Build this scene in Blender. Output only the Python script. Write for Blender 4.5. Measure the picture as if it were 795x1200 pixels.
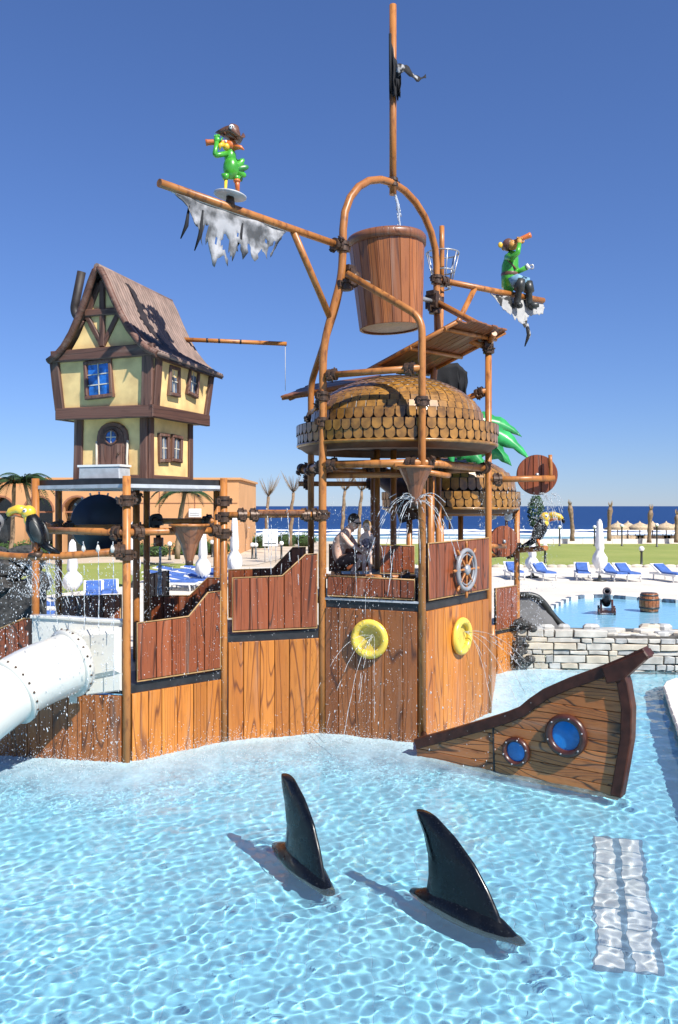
import bpy, math, random
import numpy as np
from mathutils import Vector, Matrix, noise as mnoise
from mathutils.geometry import tessellate_polygon

sc = bpy.context.scene
for o in list(bpy.data.objects): bpy.data.objects.remove(o)
COL = sc.collection
R = math.radians
rnd = random.Random(7)

# ---------------------------------------------------------------- camera
H = 3.4            # camera height above the pool water (z = 0)
HZ = 593.0         # horizon row in the photograph
F = 1000.0         # focal length in photograph pixels
cam = bpy.data.cameras.new('camera'); cam_o = bpy.data.objects.new('camera', cam); COL.objects.link(cam_o)
cam_o.location = (0, 0, H); cam_o.rotation_euler = (R(90), 0, 0)
cam.sensor_fit = 'VERTICAL'; cam.sensor_height = 36; cam.lens = 30; cam.shift_y = -7/1200
cam.clip_start = .1; cam.clip_end = 40000
sc.camera = cam_o
# ---------------------------------------------------------------- sky, sun, exposure
SUN_EL = R(45); SUN_H = Vector((.64, -.77, 0)).normalized()
w = bpy.data.worlds.new('World'); sc.world = w; w.use_nodes = True
nt = w.node_tree; bg = nt.nodes['Background']; sk = nt.nodes.new('ShaderNodeTexSky')
sk.sky_type = 'NISHITA'; sk.sun_disc = False; sk.sun_elevation = SUN_EL
sk.sun_rotation = math.atan2(SUN_H.x, SUN_H.y)
sk.altitude = 0; sk.air_density = 1.0; sk.dust_density = .0; sk.ozone_density = 6.0
tint = nt.nodes.new('ShaderNodeMix'); tint.data_type = 'RGBA'; tint.blend_type = 'MULTIPLY'; tint.inputs[0].default_value = 1
gm = nt.nodes.new('ShaderNodeGamma'); gm.inputs[1].default_value = .84; nt.links.new(sk.outputs[0], gm.inputs[0])
tint.inputs[7].default_value = (.63, .77, 1.13, 1); nt.links.new(gm.outputs[0], tint.inputs[6])
nt.links.new(tint.outputs[2], bg.inputs[0]); bg.inputs[1].default_value = .106
L = bpy.data.lights.new('sun', 'SUN'); sun = bpy.data.objects.new('sun', L); COL.objects.link(sun)
sd = SUN_H*math.cos(SUN_EL); sd.z = math.sin(SUN_EL)
sun.rotation_euler = sd.to_track_quat('Z', 'Y').to_euler(); sun.location = (8, -6, 14)
L.energy = 5; L.angle = R(.5); L.color = (1, .955, .88); L.cycles.is_caustics_light = True
sc.render.engine = 'CYCLES'
sc.cycles.use_denoising = True; sc.cycles.caustics_refractive = True; sc.cycles.caustics_reflective = False
sc.cycles.max_bounces = 8; sc.cycles.transmission_bounces = 6; sc.cycles.transparent_max_bounces = 12
sc.view_settings.view_transform = 'Standard'; sc.view_settings.look = 'None'
sc.view_settings.gamma = 1; sc.view_settings.exposure = 0.5; sc.view_settings.use_curve_mapping = False

# ---------------------------------------------------------------- helpers
def W(px, py, d):
    """point seen at photograph pixel (px, py), d metres in front of the camera"""
    return Vector(((px-397.5)/F*d, d, H-(py-HZ)/F*d))
def G(px, py, z=0.):
    """point on the level z seen at a pixel"""
    return W(px, py, (H-z)*F/(py-HZ))
def onplane(A, B, px, py):
    """pixel ray met with the upright plane through ground points A and B -> (metres along AB, height)"""
    dx, dy = B[0]-A[0], B[1]-A[1]; ln = math.hypot(dx, dy); k = (px-397.5)/F
    s = (A[0]-k*A[1])/(k*dy-dx)
    d = A[1]+s*dy
    return s*ln, H-(py-HZ)/F*d
WORLD = {}
class MB:
    def __init__(s): s.v = []; s.f = []; s.s = []; s.m = []
    def add(s, vs, fs, sm=False):
        b = len(s.v); s.v += [tuple(x) for x in vs]; s.f += [tuple(b+i for i in f) for f in fs]
        s.s += [sm]*len(fs) if not isinstance(sm, list) else sm
        return s
    def box(s, c, sz, M=None):
        x, y, z = sz[0]/2, sz[1]/2, sz[2]/2
        vs = [Vector((i*x+c[0], j*y+c[1], k*z+c[2])) for k in (-1, 1) for j in (-1, 1) for i in (-1, 1)]
        if M: vs = [M@p for p in vs]
        return s.add(vs, [(0,2,3,1),(4,5,7,6),(0,1,5,4),(2,6,7,3),(0,4,6,2),(1,3,7,5)])
    def tube(s, pts, r, n=10, caps=True, closed=False):
        pts = [Vector(p) for p in pts]; m = len(pts); rr = r if isinstance(r, (list, tuple)) else [r]*m
        vs = []; up = None
        for i, p in enumerate(pts):
            a = pts[(i-1) % m] if (i > 0 or closed) else p
            b = pts[(i+1) % m] if (i < m-1 or closed) else p
            t = (b-a).normalized()
            if up is None: up = t.orthogonal().normalized()
            up = (up-t*up.dot(t)); up = up.normalized() if up.length > 1e-6 else t.orthogonal().normalized()
            bi = t.cross(up)
            for k in range(n):
                q = 2*math.pi*k/n; vs.append(p+(up*math.cos(q)+bi*math.sin(q))*rr[i])
        fs = []; sm = []
        for i in range(m if closed else m-1):
            j = (i+1) % m
            for k in range(n):
                l = (k+1) % n; fs.append((i*n+k, i*n+l, j*n+l, j*n+k)); sm.append(True)
        if caps and not closed:
            fs += [tuple(range(n))[::-1], tuple((m-1)*n+k for k in range(n))]; sm += [False, False]
        return s.add(vs, fs, sm)
    def lathe(s, prof, n=20, M=None, caps=True, sm=True, a0=0, a1=None):
        full = a1 is None; a1 = 2*math.pi if full else a1
        c = n if full else n+1; vs = []; fs = []; fl = []
        for r, z in prof:
            for k in range(c):
                q = a0+(a1-a0)*k/n; p = Vector((r*math.cos(q), r*math.sin(q), z)); vs.append(M@p if M else p)
        for i in range(len(prof)-1):
            for k in range(n):
                l = (k+1) % c; fs.append((i*c+k, i*c+l, (i+1)*c+l, (i+1)*c+k)); fl.append(sm)
        if caps and full:
            if prof[0][0] > 1e-4: fs.append(tuple(range(c))[::-1]); fl.append(False)
            if prof[-1][0] > 1e-4: fs.append(tuple((len(prof)-1)*c+k for k in range(c))); fl.append(False)
        return s.add(vs, fs, fl)
    def prism(s, poly, t0, t1, M=None, bev=0):
        """2-D outline in x,y, thickness along z from t0 (back) to t1 (front), front edge chamfered by bev"""
        n = len(poly); ar = sum(poly[i][0]*poly[(i+1) % n][1]-poly[(i+1) % n][0]*poly[i][1] for i in range(n))
        if ar < 0: poly = poly[::-1]
        lay = [[(x, y, t0) for x, y in poly], [(x, y, t1-bev) for x, y in poly]]
        if bev: lay.append([(x, y, t1) for x, y in inset(poly, bev)])
        vs = [Vector(p) for l in lay for p in l]
        if M: vs = [M@p for p in vs]
        fs = [tuple(range(n))[::-1], tuple((len(lay)-1)*n+i for i in range(n))]
        for a in range(len(lay)-1):
            for i in range(n):
                j = (i+1) % n; fs.append((a*n+i, a*n+j, (a+1)*n+j, (a+1)*n+i))
        return s.add(vs, fs)
    def ell(s, c, r, nu=14, nv=8, M=None):
        vs = []; fs = []
        for j in range(nv+1):
            t = math.pi*j/nv
            for i in range(nu):
                q = 2*math.pi*i/nu
                p = Vector((r[0]*math.sin(t)*math.cos(q), r[1]*math.sin(t)*math.sin(q), r[2]*math.cos(t)))
                if M: p = M@p
                vs.append(Vector(c)+p)
        for j in range(nv):
            for i in range(nu):
                k = (i+1) % nu
                if j == 0: fs.append((i, nu+i, nu+k))
                elif j == nv-1: fs.append((j*nu+i, (j+1)*nu+i, j*nu+k))
                else: fs.append((j*nu+i, (j+1)*nu+i, (j+1)*nu+k, j*nu+k))
        return s.add(vs, fs, True)
    def mesh(s, name, mat):
        me = bpy.data.meshes.new(name); me.from_pydata(s.v, [], s.f)
        me.polygons.foreach_set('use_smooth', s.s)
        if mat: me.materials.append(MAT[mat] if isinstance(mat, str) else mat)
        if s.m: me.materials.append(MAT['dome_dark']); me.polygons.foreach_set('material_index', s.m)
        me.update(); return me
    def build(s, name, mat, parent=None, M=None, kind=None):
        return link(s.mesh(name, mat), name, parent, M, kind)
def link(me, name, parent=None, M=None, kind=None):
    o = bpy.data.objects.new(name, me); COL.objects.link(o)
    M = M or Matrix.Identity(4); o.matrix_basis = M; WORLD[o] = M
    if parent is not None: o.parent = parent; o.matrix_parent_inverse = WORLD[parent].inverted()
    if kind: o['kind'] = kind
    return o
def inset(poly, b):
    n = len(poly); out = []
    for i in range(n):
        p, a, c = Vector(poly[i]), Vector(poly[i-1]), Vector(poly[(i+1) % n])
        e1, e2 = (p-a), (c-p)
        e1 = e1.normalized() if e1.length > 1e-7 else e2.normalized(); e2 = e2.normalized() if e2.length > 1e-7 else e1
        n1, n2 = Vector((-e1.y, e1.x)), Vector((-e2.y, e2.x)); m = n1+n2
        k = b/max(.35, 1+n1.dot(n2)) if m.length > 1e-6 else 0
        out.append((p.x+m.x*k, p.y+m.y*k))
    return out
def thing(name, label, cat, loc=(0, 0, 0), group=None, M=None):
    o = bpy.data.objects.new(name, None); COL.objects.link(o); o.empty_display_size = .1
    M = M or Matrix.Translation(Vector(loc)); o.matrix_basis = M; WORLD[o] = M
    return tag(o, label, cat, group)
def tag(o, label, cat, group=None):
    o['label'] = label; o['category'] = cat
    if group: o['group'] = group
    return o
def dup(root, M, label=None, parent=None):
    r = root.copy(); COL.objects.link(r)
    if parent is None: r.matrix_basis = M; WORLD[r] = M
    else: r.parent = parent; WORLD[r] = WORLD[parent]
    if label: r['label'] = label
    for ch in KIDS(root): dup(ch, None, None, r)
    return r
def KIDS(o):
    return [c for c in o.children]
def frame(o, x, y, z):
    M = Matrix((x, y, z)).transposed().to_4x4(); M.translation = Vector(o); return M
def upframe(A, B, z=0, off=0):
    """x along A->B, y up, z out of the face (to the right-hand side of AB seen from above)"""
    d = Vector((B[0]-A[0], B[1]-A[1], 0)).normalized(); n = Vector((d.y, -d.x, 0))
    return frame(Vector((A[0], A[1], z))+n*off, d, Vector((0, 0, 1)), n)
def clip(poly, ax, lim, keep_greater):
    out = []; n = len(poly)
    for i in range(n):
        a, b = poly[i], poly[(i+1) % n]; ia = (a[ax] >= lim) == keep_greater; ib = (b[ax] >= lim) == keep_greater
        if ia: out.append(a)
        if ia != ib:
            t = (lim-a[ax])/(b[ax]-a[ax]); out.append((a[0]+t*(b[0]-a[0]), a[1]+t*(b[1]-a[1])))
    return out
MESHES = {}
def piece(name, poly, t0, t1, bev, mat, parent, M):
    """a plank, stone or scale: outline in the local x,y of M; alike outlines share mesh data"""
    key = (name, mat, round(t0, 3), round(t1, 3), bev, tuple((round(x, 3), round(y, 3)) for x, y in poly))
    if key not in MESHES: MESHES[key] = MB().prism(poly, t0, t1, None, bev).mesh(name, mat)
    return link(MESHES[key], name, parent, M)
def smoothstep(a, b, x):
    t = min(1, max(0, (x-a)/(b-a))); return t*t*(3-2*t)

# ---------------------------------------------------------------- materials
MAT = {}
def new(name):
    m = bpy.data.materials.new(name); m.use_nodes = True; MAT[name] = m
    return m, m.node_tree.nodes, m.node_tree.links, m.node_tree.nodes['Principled BSDF']
def nd(N, t, **kw):
    n = N.new(t)
    for k, v in kw.items():
        if k in n.inputs.keys(): n.inputs[k].default_value = v
        else: setattr(n, k, v)
    return n
def ramp(N, K, src, stops):
    r = N.new('ShaderNodeValToRGB'); e = r.color_ramp.elements
    while len(e) < len(stops): e.new(.5)
    for i, (p, c) in enumerate(stops): e[i].position = p; e[i].color = (*c, 1) if len(c) == 3 else c
    K.new(src, r.inputs[0]); return r.outputs[0]
def mixc(N, K, a, b, fac, mode='MIX'):
    m = N.new('ShaderNodeMix'); m.data_type = 'RGBA'; m.blend_type = mode
    for s, v in ((0, fac), (6, a), (7, b)):
        if isinstance(v, bpy.types.NodeSocket): K.new(v, m.inputs[s])
        elif s == 0: m.inputs[0].default_value = v
        else: m.inputs[s].default_value = (*v, 1)
    return m.outputs[2]
def coords(N, K, scale=(1, 1, 1), rand=True):
    tc = N.new('ShaderNodeTexCoord'); out = tc.outputs['Object']
    if rand:
        oi = N.new('ShaderNodeObjectInfo'); mu = nd(N, 'ShaderNodeMath', operation='MULTIPLY'); mu.inputs[1].default_value = 37.
        K.new(oi.outputs['Random'], mu.inputs[0])
        ad = nd(N, 'ShaderNodeVectorMath', operation='ADD'); K.new(out, ad.inputs[0]); K.new(mu.outputs[0], ad.inputs[1]); out = ad.outputs[0]
    mp = N.new('ShaderNodeMapping'); mp.inputs['Scale'].default_value = scale; K.new(out, mp.inputs[0])
    return mp.outputs[0]
def bump(N, K, b, h, strength, dist=.01):
    n = nd(N, 'ShaderNodeBump', Strength=strength, Distance=dist); K.new(h, n.inputs['Height']); K.new(n.outputs[0], b.inputs['Normal'])
def plain(name, c, rough=.5, metal=0, var=.12, scale=6, bmp=0, spec=.5, rand=True, coat=0):
    m, N, K, b = new(name)
    co = coords(N, K, (scale,)*3, rand); nz = nd(N, 'ShaderNodeTexNoise', Scale=1., Detail=6.); K.new(co, nz.inputs[0])
    c0 = tuple(x*(1-var*1.6) for x in c); c1 = tuple(min(1, x*(1+var)) for x in c)
    K.new(ramp(N, K, nz.outputs[0], [(.3, c0), (.7, c1)]), b.inputs['Base Color'])
    b.inputs['Roughness'].default_value = rough; b.inputs['Metallic'].default_value = metal; b.inputs['Specular IOR Level'].default_value = spec
    b.inputs['Coat Weight'].default_value = coat
    if bmp: bump(N, K, b, nz.outputs[0], bmp)
    return m
def wood(name, base, dark, light=None, rough=.42, ring=7., stretch=.09, lines=.55, axis=1, wet=0.):
    """painted plank: long cathedral grain along local y (axis=1) or z (axis=2)"""
    m, N, K, b = new(name)
    sc3 = [1, 1, 1]; sc3[axis] = stretch
    co = coords(N, K, tuple(sc3))
    # contour lines of a stretched noise give the swirls, cathedrals and knots of sawn boards
    fg = nd(N, 'ShaderNodeTexNoise', Scale=1.9, Detail=1.8, Roughness=.4, Distortion=.3); K.new(co, fg.inputs[0])
    rg = nd(N, 'ShaderNodeMath', operation='MULTIPLY'); rg.inputs[1].default_value = ring*7.; K.new(fg.outputs[0], rg.inputs[0])
    pp = nd(N, 'ShaderNodeMath', operation='PINGPONG'); pp.inputs[1].default_value = 1; K.new(rg.outputs[0], pp.inputs[0])
    g1 = ramp(N, K, pp.outputs[0], [(0, (0, 0, 0)), (.08, (.3, .3, .3)), (.22, (1, 1, 1))])
    nz = nd(N, 'ShaderNodeTexNoise', Scale=26., Detail=5.); K.new(co, nz.inputs[0])
    n2 = nd(N, 'ShaderNodeTexNoise', Scale=2.2, Detail=3.); K.new(co, n2.inputs[0])
    light = light or tuple(min(1, x*1.35) for x in base)
    col = ramp(N, K, n2.outputs[0], [(.3, base), (.72, light)])
    col = mixc(N, K, col, tuple(x*.6 for x in base), ramp(N, K, nz.outputs[0], [(.5, (0, 0, 0)), (.72, (.7, .7, .7))]))
    inv = nd(N, 'ShaderNodeMath', operation='SUBTRACT'); inv.inputs[0].default_value = 1; K.new(g1, inv.inputs[1])
    ml = nd(N, 'ShaderNodeMath', operation='MULTIPLY'); ml.inputs[1].default_value = lines; K.new(inv.outputs[0], ml.inputs[0])
    col = mixc(N, K, col, dark, ml.outputs[0])
    # pale run-off streaks and dull blotches from years of water
    st_ = coords(N, K, (9, .5, 9) if axis == 1 else (9, 9, .5)); n3 = nd(N, 'ShaderNodeTexNoise', Scale=1., Detail=5.); K.new(st_, n3.inputs[0])
    col = mixc(N, K, col, (.42, .33, .26), ramp(N, K, n3.outputs[0], [(.56, (0, 0, 0)), (.85, (.45, .45, .45))]))
    oi = N.new('ShaderNodeObjectInfo'); hv = N.new('ShaderNodeHueSaturation')
    mr = nd(N, 'ShaderNodeMapRange'); mr.inputs[3].default_value = .8; mr.inputs[4].default_value = 1.15; K.new(oi.outputs['Random'], mr.inputs[0])
    K.new(mr.outputs[0], hv.inputs['Value']); K.new(col, hv.inputs['Color'])
    K.new(hv.outputs[0], b.inputs['Base Color'])
    b.inputs['Roughness'].default_value = rough; b.inputs['Coat Weight'].default_value = wet; b.inputs['Coat Roughness'].default_value = .12
    bump(N, K, b, g1, .35, .006)
    return m
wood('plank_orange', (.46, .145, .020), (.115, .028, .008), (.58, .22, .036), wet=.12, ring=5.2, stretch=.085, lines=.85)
wood('plank_shaded_wet', (.27, .085, .020), (.045, .012, .005), (.36, .125, .03), wet=.25, ring=5.2, stretch=.085, lines=.8)  # orange planks darkened: shade of the turned-away walls plus wetness, put into the colour
wood('plank_red', (.22, .052, .016), (.020, .007, .004), (.31, .085, .028), lines=.92, wet=.15, ring=5.6, stretch=.08)
wood('plank_boat', (.40, .130, .034), (.018, .007, .004), (.58, .21, .055), lines=.92, ring=6.5, stretch=.16, wet=.2)
wood('plank_roof', (.20, .075, .028), (.05, .018, .008), (.28, .11, .045), lines=.5, ring=5)
wood('stave', (.28, .085, .022), (.035, .010, .005), (.39, .138, .036), lines=.6, axis=1, ring=5, wet=.2)
wood('timber', (.10, .045, .030), (.02, .010, .008), (.17, .085, .06), lines=.6, axis=1, ring=9, rough=.6)
wood('funnel_wood', (.24, .085, .035), (.05, .015, .008), (.33, .13, .06), lines=.6, axis=2, ring=5, wet=.2)
# painted steel pipe
m, N, K, b = new('pipe')
co = coords(N, K, (1, 1, .35)); nz = nd(N, 'ShaderNodeTexNoise', Scale=14., Detail=6.); K.new(co, nz.inputs[0])
n2 = nd(N, 'ShaderNodeTexNoise', Scale=2.5, Detail=4.); K.new(co, n2.inputs[0])
c = ramp(N, K, n2.outputs[0], [(.3, (.34, .125, .030)), (.7, (.50, .20, .05))])
c = mixc(N, K, c, (.14, .045, .016), ramp(N, K, nz.outputs[0], [(.52, (0, 0, 0)), (.7, (.8, .8, .8))]))
K.new(c, b.inputs['Base Color']); b.inputs['Roughness'].default_value = .38
plain('clamp', (.085, .05, .032), .45, .3, .3, 20)
plain('black_trim', (.014, .014, .016), .35, 0, .3, 8)
plain('deck_edge', (.022, .022, .024), .4, 0, .3, 8)
plain('panel_trim', (.42, .25, .10), .5, 0, .2, 10)
plain('plaster', (.90, .61, .26), .75, 0, .17, 3.6, .4)
plain('roof_sheet', (.25, .168, .135), .62, 0, .25, 5)
plain('roof_dark', (.03, .022, .02), .6, 0, .3, 8)
plain('blue_pane', (.02, .15, .50), .08, 0, .5, 9, spec=.8)
plain('pane_grey', (.12, .16, .22), .1, 0, .4, 9, spec=.8)
plain('glass_dark', (.02, .025, .03), .1, 0, .3, 3, spec=.8)
plain('yellow_plastic', (.80, .60, .09), .32, 0, .08, 5)
plain('yellow_dish', (.66, .50, .10), .4, 0, .15, 6)
plain('white_plastic', (.64, .63, .57), .25, 0, .04, 3, coat=.4)
m, N, K, b = new('fin_black'); co = coords(N, K, (1, 1, 1))   # moulded black shell with dull scuffs and dried splash marks
n1 = nd(N, 'ShaderNodeTexNoise', Scale=7., Detail=6.); n2 = nd(N, 'ShaderNodeTexNoise', Scale=60., Detail=4.); K.new(co, n1.inputs[0]); K.new(co, n2.inputs[0])
c = mixc(N, K, (.004, .005, .007), (.05, .052, .055), ramp(N, K, n2.outputs[0], [(.60, (0, 0, 0)), (.74, (.7, .7, .7))])); K.new(c, b.inputs['Base Color'])
K.new(ramp(N, K, n1.outputs[0], [(.35, (.16, .16, .16)), (.65, (.42, .42, .42))]), b.inputs['Roughness']); b.inputs['Specular IOR Level'].default_value = .35
plain('grey_metal', (.42, .43, .45), .35, .5, .15, 8)
plain('grey_paint', (.46, .48, .50), .45, 0, .12, 8)
plain('white_paint', (.78, .78, .76), .45, 0, .05, 6)
plain('navy', (.012, .020, .040), .35, 0, .15, 4)
plain('scale_mustard', (.32, .15, .027), .34, 0, .35, 7, coat=.4)
plain('dome_dark', (.028, .014, .008), .45, 0, .3, 6)
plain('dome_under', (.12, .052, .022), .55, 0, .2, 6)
plain('porthole_rim', (.07, .022, .014), .32, 0, .3, 9, coat=.3)
plain('porthole_blue', (.015, .22, .62), .12, 0, .25, 4, spec=.7)
plain('rail_dark', (.062, .021, .013), .5, 0, .3, 8, spec=.3)
plain('skin', (.72, .45, .33), .5, 0, .08, 12)
plain('skin_fair', (.74, .50, .38), .5, 0, .06, 12)
plain('hair_brown', (.05, .028, .015), .6, 0, .3, 40)
plain('hair_fair', (.42, .26, .10), .6, 0, .25, 40)
plain('shorts_brown', (.10, .055, .042), .8, 0, .2, 20)
plain('swimsuit', (.20, .15, .17), .75, 0, .4, 30)
plain('sunglasses', (.01, .01, .01), .15)
plain('green_paint', (.07, .40, .035), .3, 0, .2, 8, coat=.4)
plain('green_dark', (.03, .20, .04), .35, 0, .3, 8, coat=.3)
plain('yellow_paint', (.78, .50, .04), .35, 0, .12, 8, coat=.3)
plain('orange_paint', (.58, .15, .03), .35, 0, .15, 8, coat=.3)
plain('monkey_tan', (.55, .27, .06), .5, 0, .2, 10)
plain('brown_paint', (.15, .07, .042), .4, 0, .25, 10, coat=.2)
plain('jeans', (.20, .38, .52), .6, 0, .2, 10)
plain('boot_dark', (.035, .038, .035), .4, 0, .3, 10)
plain('cannon_iron', (.10, .085, .09), .4, .3, .3, 10)
plain('stone', (.56, .53, .47), .85, 0, .22, 3.5, .6)
plain('stone_b', (.46, .46, .44), .85, 0, .25, 4.5, .6)
plain('stone_c', (.60, .53, .42), .85, 0, .2, 3, .6)
plain('mortar', (.10, .095, .085), .9, 0, .3, 9)
plain('rock_dark', (.05, .048, .045), .8, 0, .5, 14, .8)
plain('slide_grey', (.20, .20, .20), .5, 0, .12, 5)
plain('hotel_wall', (.62, .33, .15), .85, 0, .06, .5)
plain('hotel_trim', (.30, .13, .07), .8, 0, .1, 1)
plain('paving', (.70, .635, .54), .85, 0, .07, .8)
plain('coping', (.74, .70, .63), .75, 0, .06, 4)
plain('coping_dark', (.10, .13, .17), .5, 0, .5, 8)
plain('path_sand', (.58, .49, .38), .9, 0, .1, .6)
plain('cushion_blue', (.06, .14, .42), .75, 0, .15, 5)
plain('parasol_cloth', (.80, .79, .77), .85, 0, .06, 5)
plain('straw', (.55, .42, .27), .9, 0, .25, 6)
plain('palm_trunk', (.27, .185, .115), .9, 0, .3, 4, .5)
plain('palm_dry', (.30, .21, .11), .9, 0, .35, 3)
plain('leaf_green', (.055, .13, .022), .55, 0, .4, 2)
plain('leaf_dark', (.03, .07, .018), .55, 0, .4, 2)
plain('leaf_plastic', (.035, .34, .09), .32, 0, .3, 4, coat=.3)
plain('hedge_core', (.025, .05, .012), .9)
plain('foam_white', (.85, .87, .88), .8, 0, .06, 1)
plain('globe_white', (.82, .82, .80), .3)
plain('helm_grey', (.27, .28, .30), .4, 0, .15, 8)
plain('rope', (.6, .55, .45), .8)
# torn, printed sail cloth
def cloth(name, c0, c1, lo, hi, sc_):
    m, N, K, b = new(name); co = coords(N, K, (1, 1, 1), False)
    nz = nd(N, 'ShaderNodeTexNoise', Scale=sc_, Detail=4.); K.new(co, nz.inputs[0])
    K.new(ramp(N, K, nz.outputs[0], [(lo, c0), (hi, c1)]), b.inputs['Base Color']); b.inputs['Roughness'].default_value = .8
    tr = nd(N, 'ShaderNodeBsdfTranslucent', Color=(*c1, 1)); mx = nd(N, 'ShaderNodeMixShader'); mx.inputs[0].default_value = .25
    out = N['Material Output']; K.new(b.outputs[0], mx.inputs[1]); K.new(tr.outputs[0], mx.inputs[2]); K.new(mx.outputs[0], out.inputs[0])
cloth('sail_torn', (.10, .105, .11), (.50, .51, .53), .40, .62, 4.5)
cloth('sail_white', (.03, .03, .03), (.50, .50, .49), .45, .48, 3.4)
cloth('flag_black', (.008, .009, .012), (.02, .022, .028), .3, .7, 4)
cloth('streamer', (.02, .02, .022), (.5, .5, .5), .53, .60, 9)
# falling water
m, N, K, b = new('drop'); b.inputs['Base Color'].default_value = (.86, .90, .93, 1); b.inputs['Roughness'].default_value = .05
b.inputs['Transmission Weight'].default_value = .35; b.inputs['IOR'].default_value = 1.33; b.inputs['Specular IOR Level'].default_value = .8
m, N, K, b = new('jet'); b.inputs['Base Color'].default_value = (.85, .9, .93, 1); b.inputs['Roughness'].default_value = .05
b.inputs['Transmission Weight'].default_value = .55; b.inputs['IOR'].default_value = 1.33
# lawn
m, N, K, b = new('lawn'); co = coords(N, K, (1, 1, 1), False)
n1 = nd(N, 'ShaderNodeTexNoise', Scale=.25, Detail=5.); n2 = nd(N, 'ShaderNodeTexNoise', Scale=14., Detail=4.); K.new(co, n1.inputs[0]); K.new(co, n2.inputs[0])
c = ramp(N, K, n1.outputs[0], [(.32, (.25, .31, .06)), (.68, (.37, .39, .10))])
c = mixc(N, K, c, (.22, .25, .045), ramp(N, K, n2.outputs[0], [(.4, (.6, .6, .6)), (.65, (0, 0, 0))])); K.new(c, b.inputs['Base Color'])
b.inputs['Roughness'].default_value = .9; bump(N, K, b, n2.outputs[0], .8, .05)
# beach sand
m, N, K, b = new('sand'); co = coords(N, K, (1, 1, 1), False)
n1 = nd(N, 'ShaderNodeTexNoise', Scale=.2, Detail=6.); K.new(co, n1.inputs[0])
K.new(ramp(N, K, n1.outputs[0], [(.3, (.47, .37, .26)), (.7, (.62, .52, .39))]), b.inputs['Base Color']); b.inputs['Roughness'].default_value = .95
# sea
m, N, K, b = new('sea'); tc = N.new('ShaderNodeTexCoord'); sx = N.new('ShaderNodeSeparateXYZ'); K.new(tc.outputs['Object'], sx.inputs[0])
n1 = nd(N, 'ShaderNodeTexNoise', Scale=.02, Detail=5.); mp = N.new('ShaderNodeMapping'); mp.inputs['Scale'].default_value = (.5, 1.2, 1); K.new(tc.outputs['Object'], mp.inputs[0]); K.new(mp.outputs[0], n1.inputs[0])
ma = nd(N, 'ShaderNodeMath', operation='MULTIPLY_ADD'); ma.inputs[1].default_value = 60; K.new(n1.outputs[0], ma.inputs[0]); K.new(sx.outputs[1], ma.inputs[2])
mr = nd(N, 'ShaderNodeMapRange'); mr.inputs[1].default_value = 130; mr.inputs[2].default_value = 330; K.new(ma.outputs[0], mr.inputs[0])
c = ramp(N, K, mr.outputs[0], [(0, (.30, .42, .42)), (.40, (.20, .34, .40)), (.52, (.020, .070, .20)), (1, (.014, .050, .16))])
K.new(c, b.inputs['Base Color']); b.inputs['Roughness'].default_value = .5; b.inputs['Specular IOR Level'].default_value = .12
n2 = nd(N, 'ShaderNodeTexNoise', Scale=.25, Detail=8.); K.new(mp.outputs[0], n2.inputs[0]); bump(N, K, b, n2.outputs[0], 1., 1.2)
# pool water: refracting, with foam where attribute 'foam' says the falling water churns it
m, N, K, b = new('pool_water')
b.inputs['Base Color'].default_value = (.93, .985, 1, 1); b.inputs['Roughness'].default_value = 0; b.inputs['Transmission Weight'].default_value = 1; b.inputs['IOR'].default_value = 1.33
at = nd(N, 'ShaderNodeAttribute', attribute_name='foam'); tc = N.new('ShaderNodeTexCoord')
mp = N.new('ShaderNodeMapping'); mp.inputs['Scale'].default_value = (1, .55, 1); K.new(tc.outputs['Object'], mp.inputs[0])
n1 = nd(N, 'ShaderNodeTexNoise', Scale=2.2, Detail=9., Roughness=.68); K.new(mp.outputs[0], n1.inputs[0])
n2 = nd(N, 'ShaderNodeTexNoise', Scale=14., Detail=6., Roughness=.7); K.new(mp.outputs[0], n2.inputs[0])
s = nd(N, 'ShaderNodeMath', operation='MULTIPLY_ADD'); s.inputs[1].default_value = 1.25; K.new(at.outputs['Fac'], s.inputs[0]); K.new(n1.outputs[0], s.inputs[2])
s2 = nd(N, 'ShaderNodeMath', operation='MULTIPLY_ADD'); s2.inputs[1].default_value = .5; K.new(n2.outputs[0], s2.inputs[0]); K.new(s.outputs[0], s2.inputs[2])
fo = ramp(N, K, s2.outputs[0], [(.98, (0, 0, 0)), (1., (.0, .0, .0))])
mr = nd(N, 'ShaderNodeMapRange'); mr.inputs[1].default_value = 1.08; mr.inputs[2].default_value = 2.1; mr.inputs[3].default_value = .06; mr.inputs[4].default_value = .74; K.new(s2.outputs[0], mr.inputs[0])  # lowest mix leaves a pale film everywhere, added to brighten shadows in the water
fb = nd(N, 'ShaderNodeBsdfDiffuse', Color=(.60, .84, .95, 1)); mx = N.new('ShaderNodeMixShader'); out = N['Material Output']
K.new(mr.outputs[0], mx.inputs[0]); K.new(b.outputs[0], mx.inputs[1]); K.new(fb.outputs[0], mx.inputs[2]); K.new(mx.outputs[0], out.inputs[0])
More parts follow.
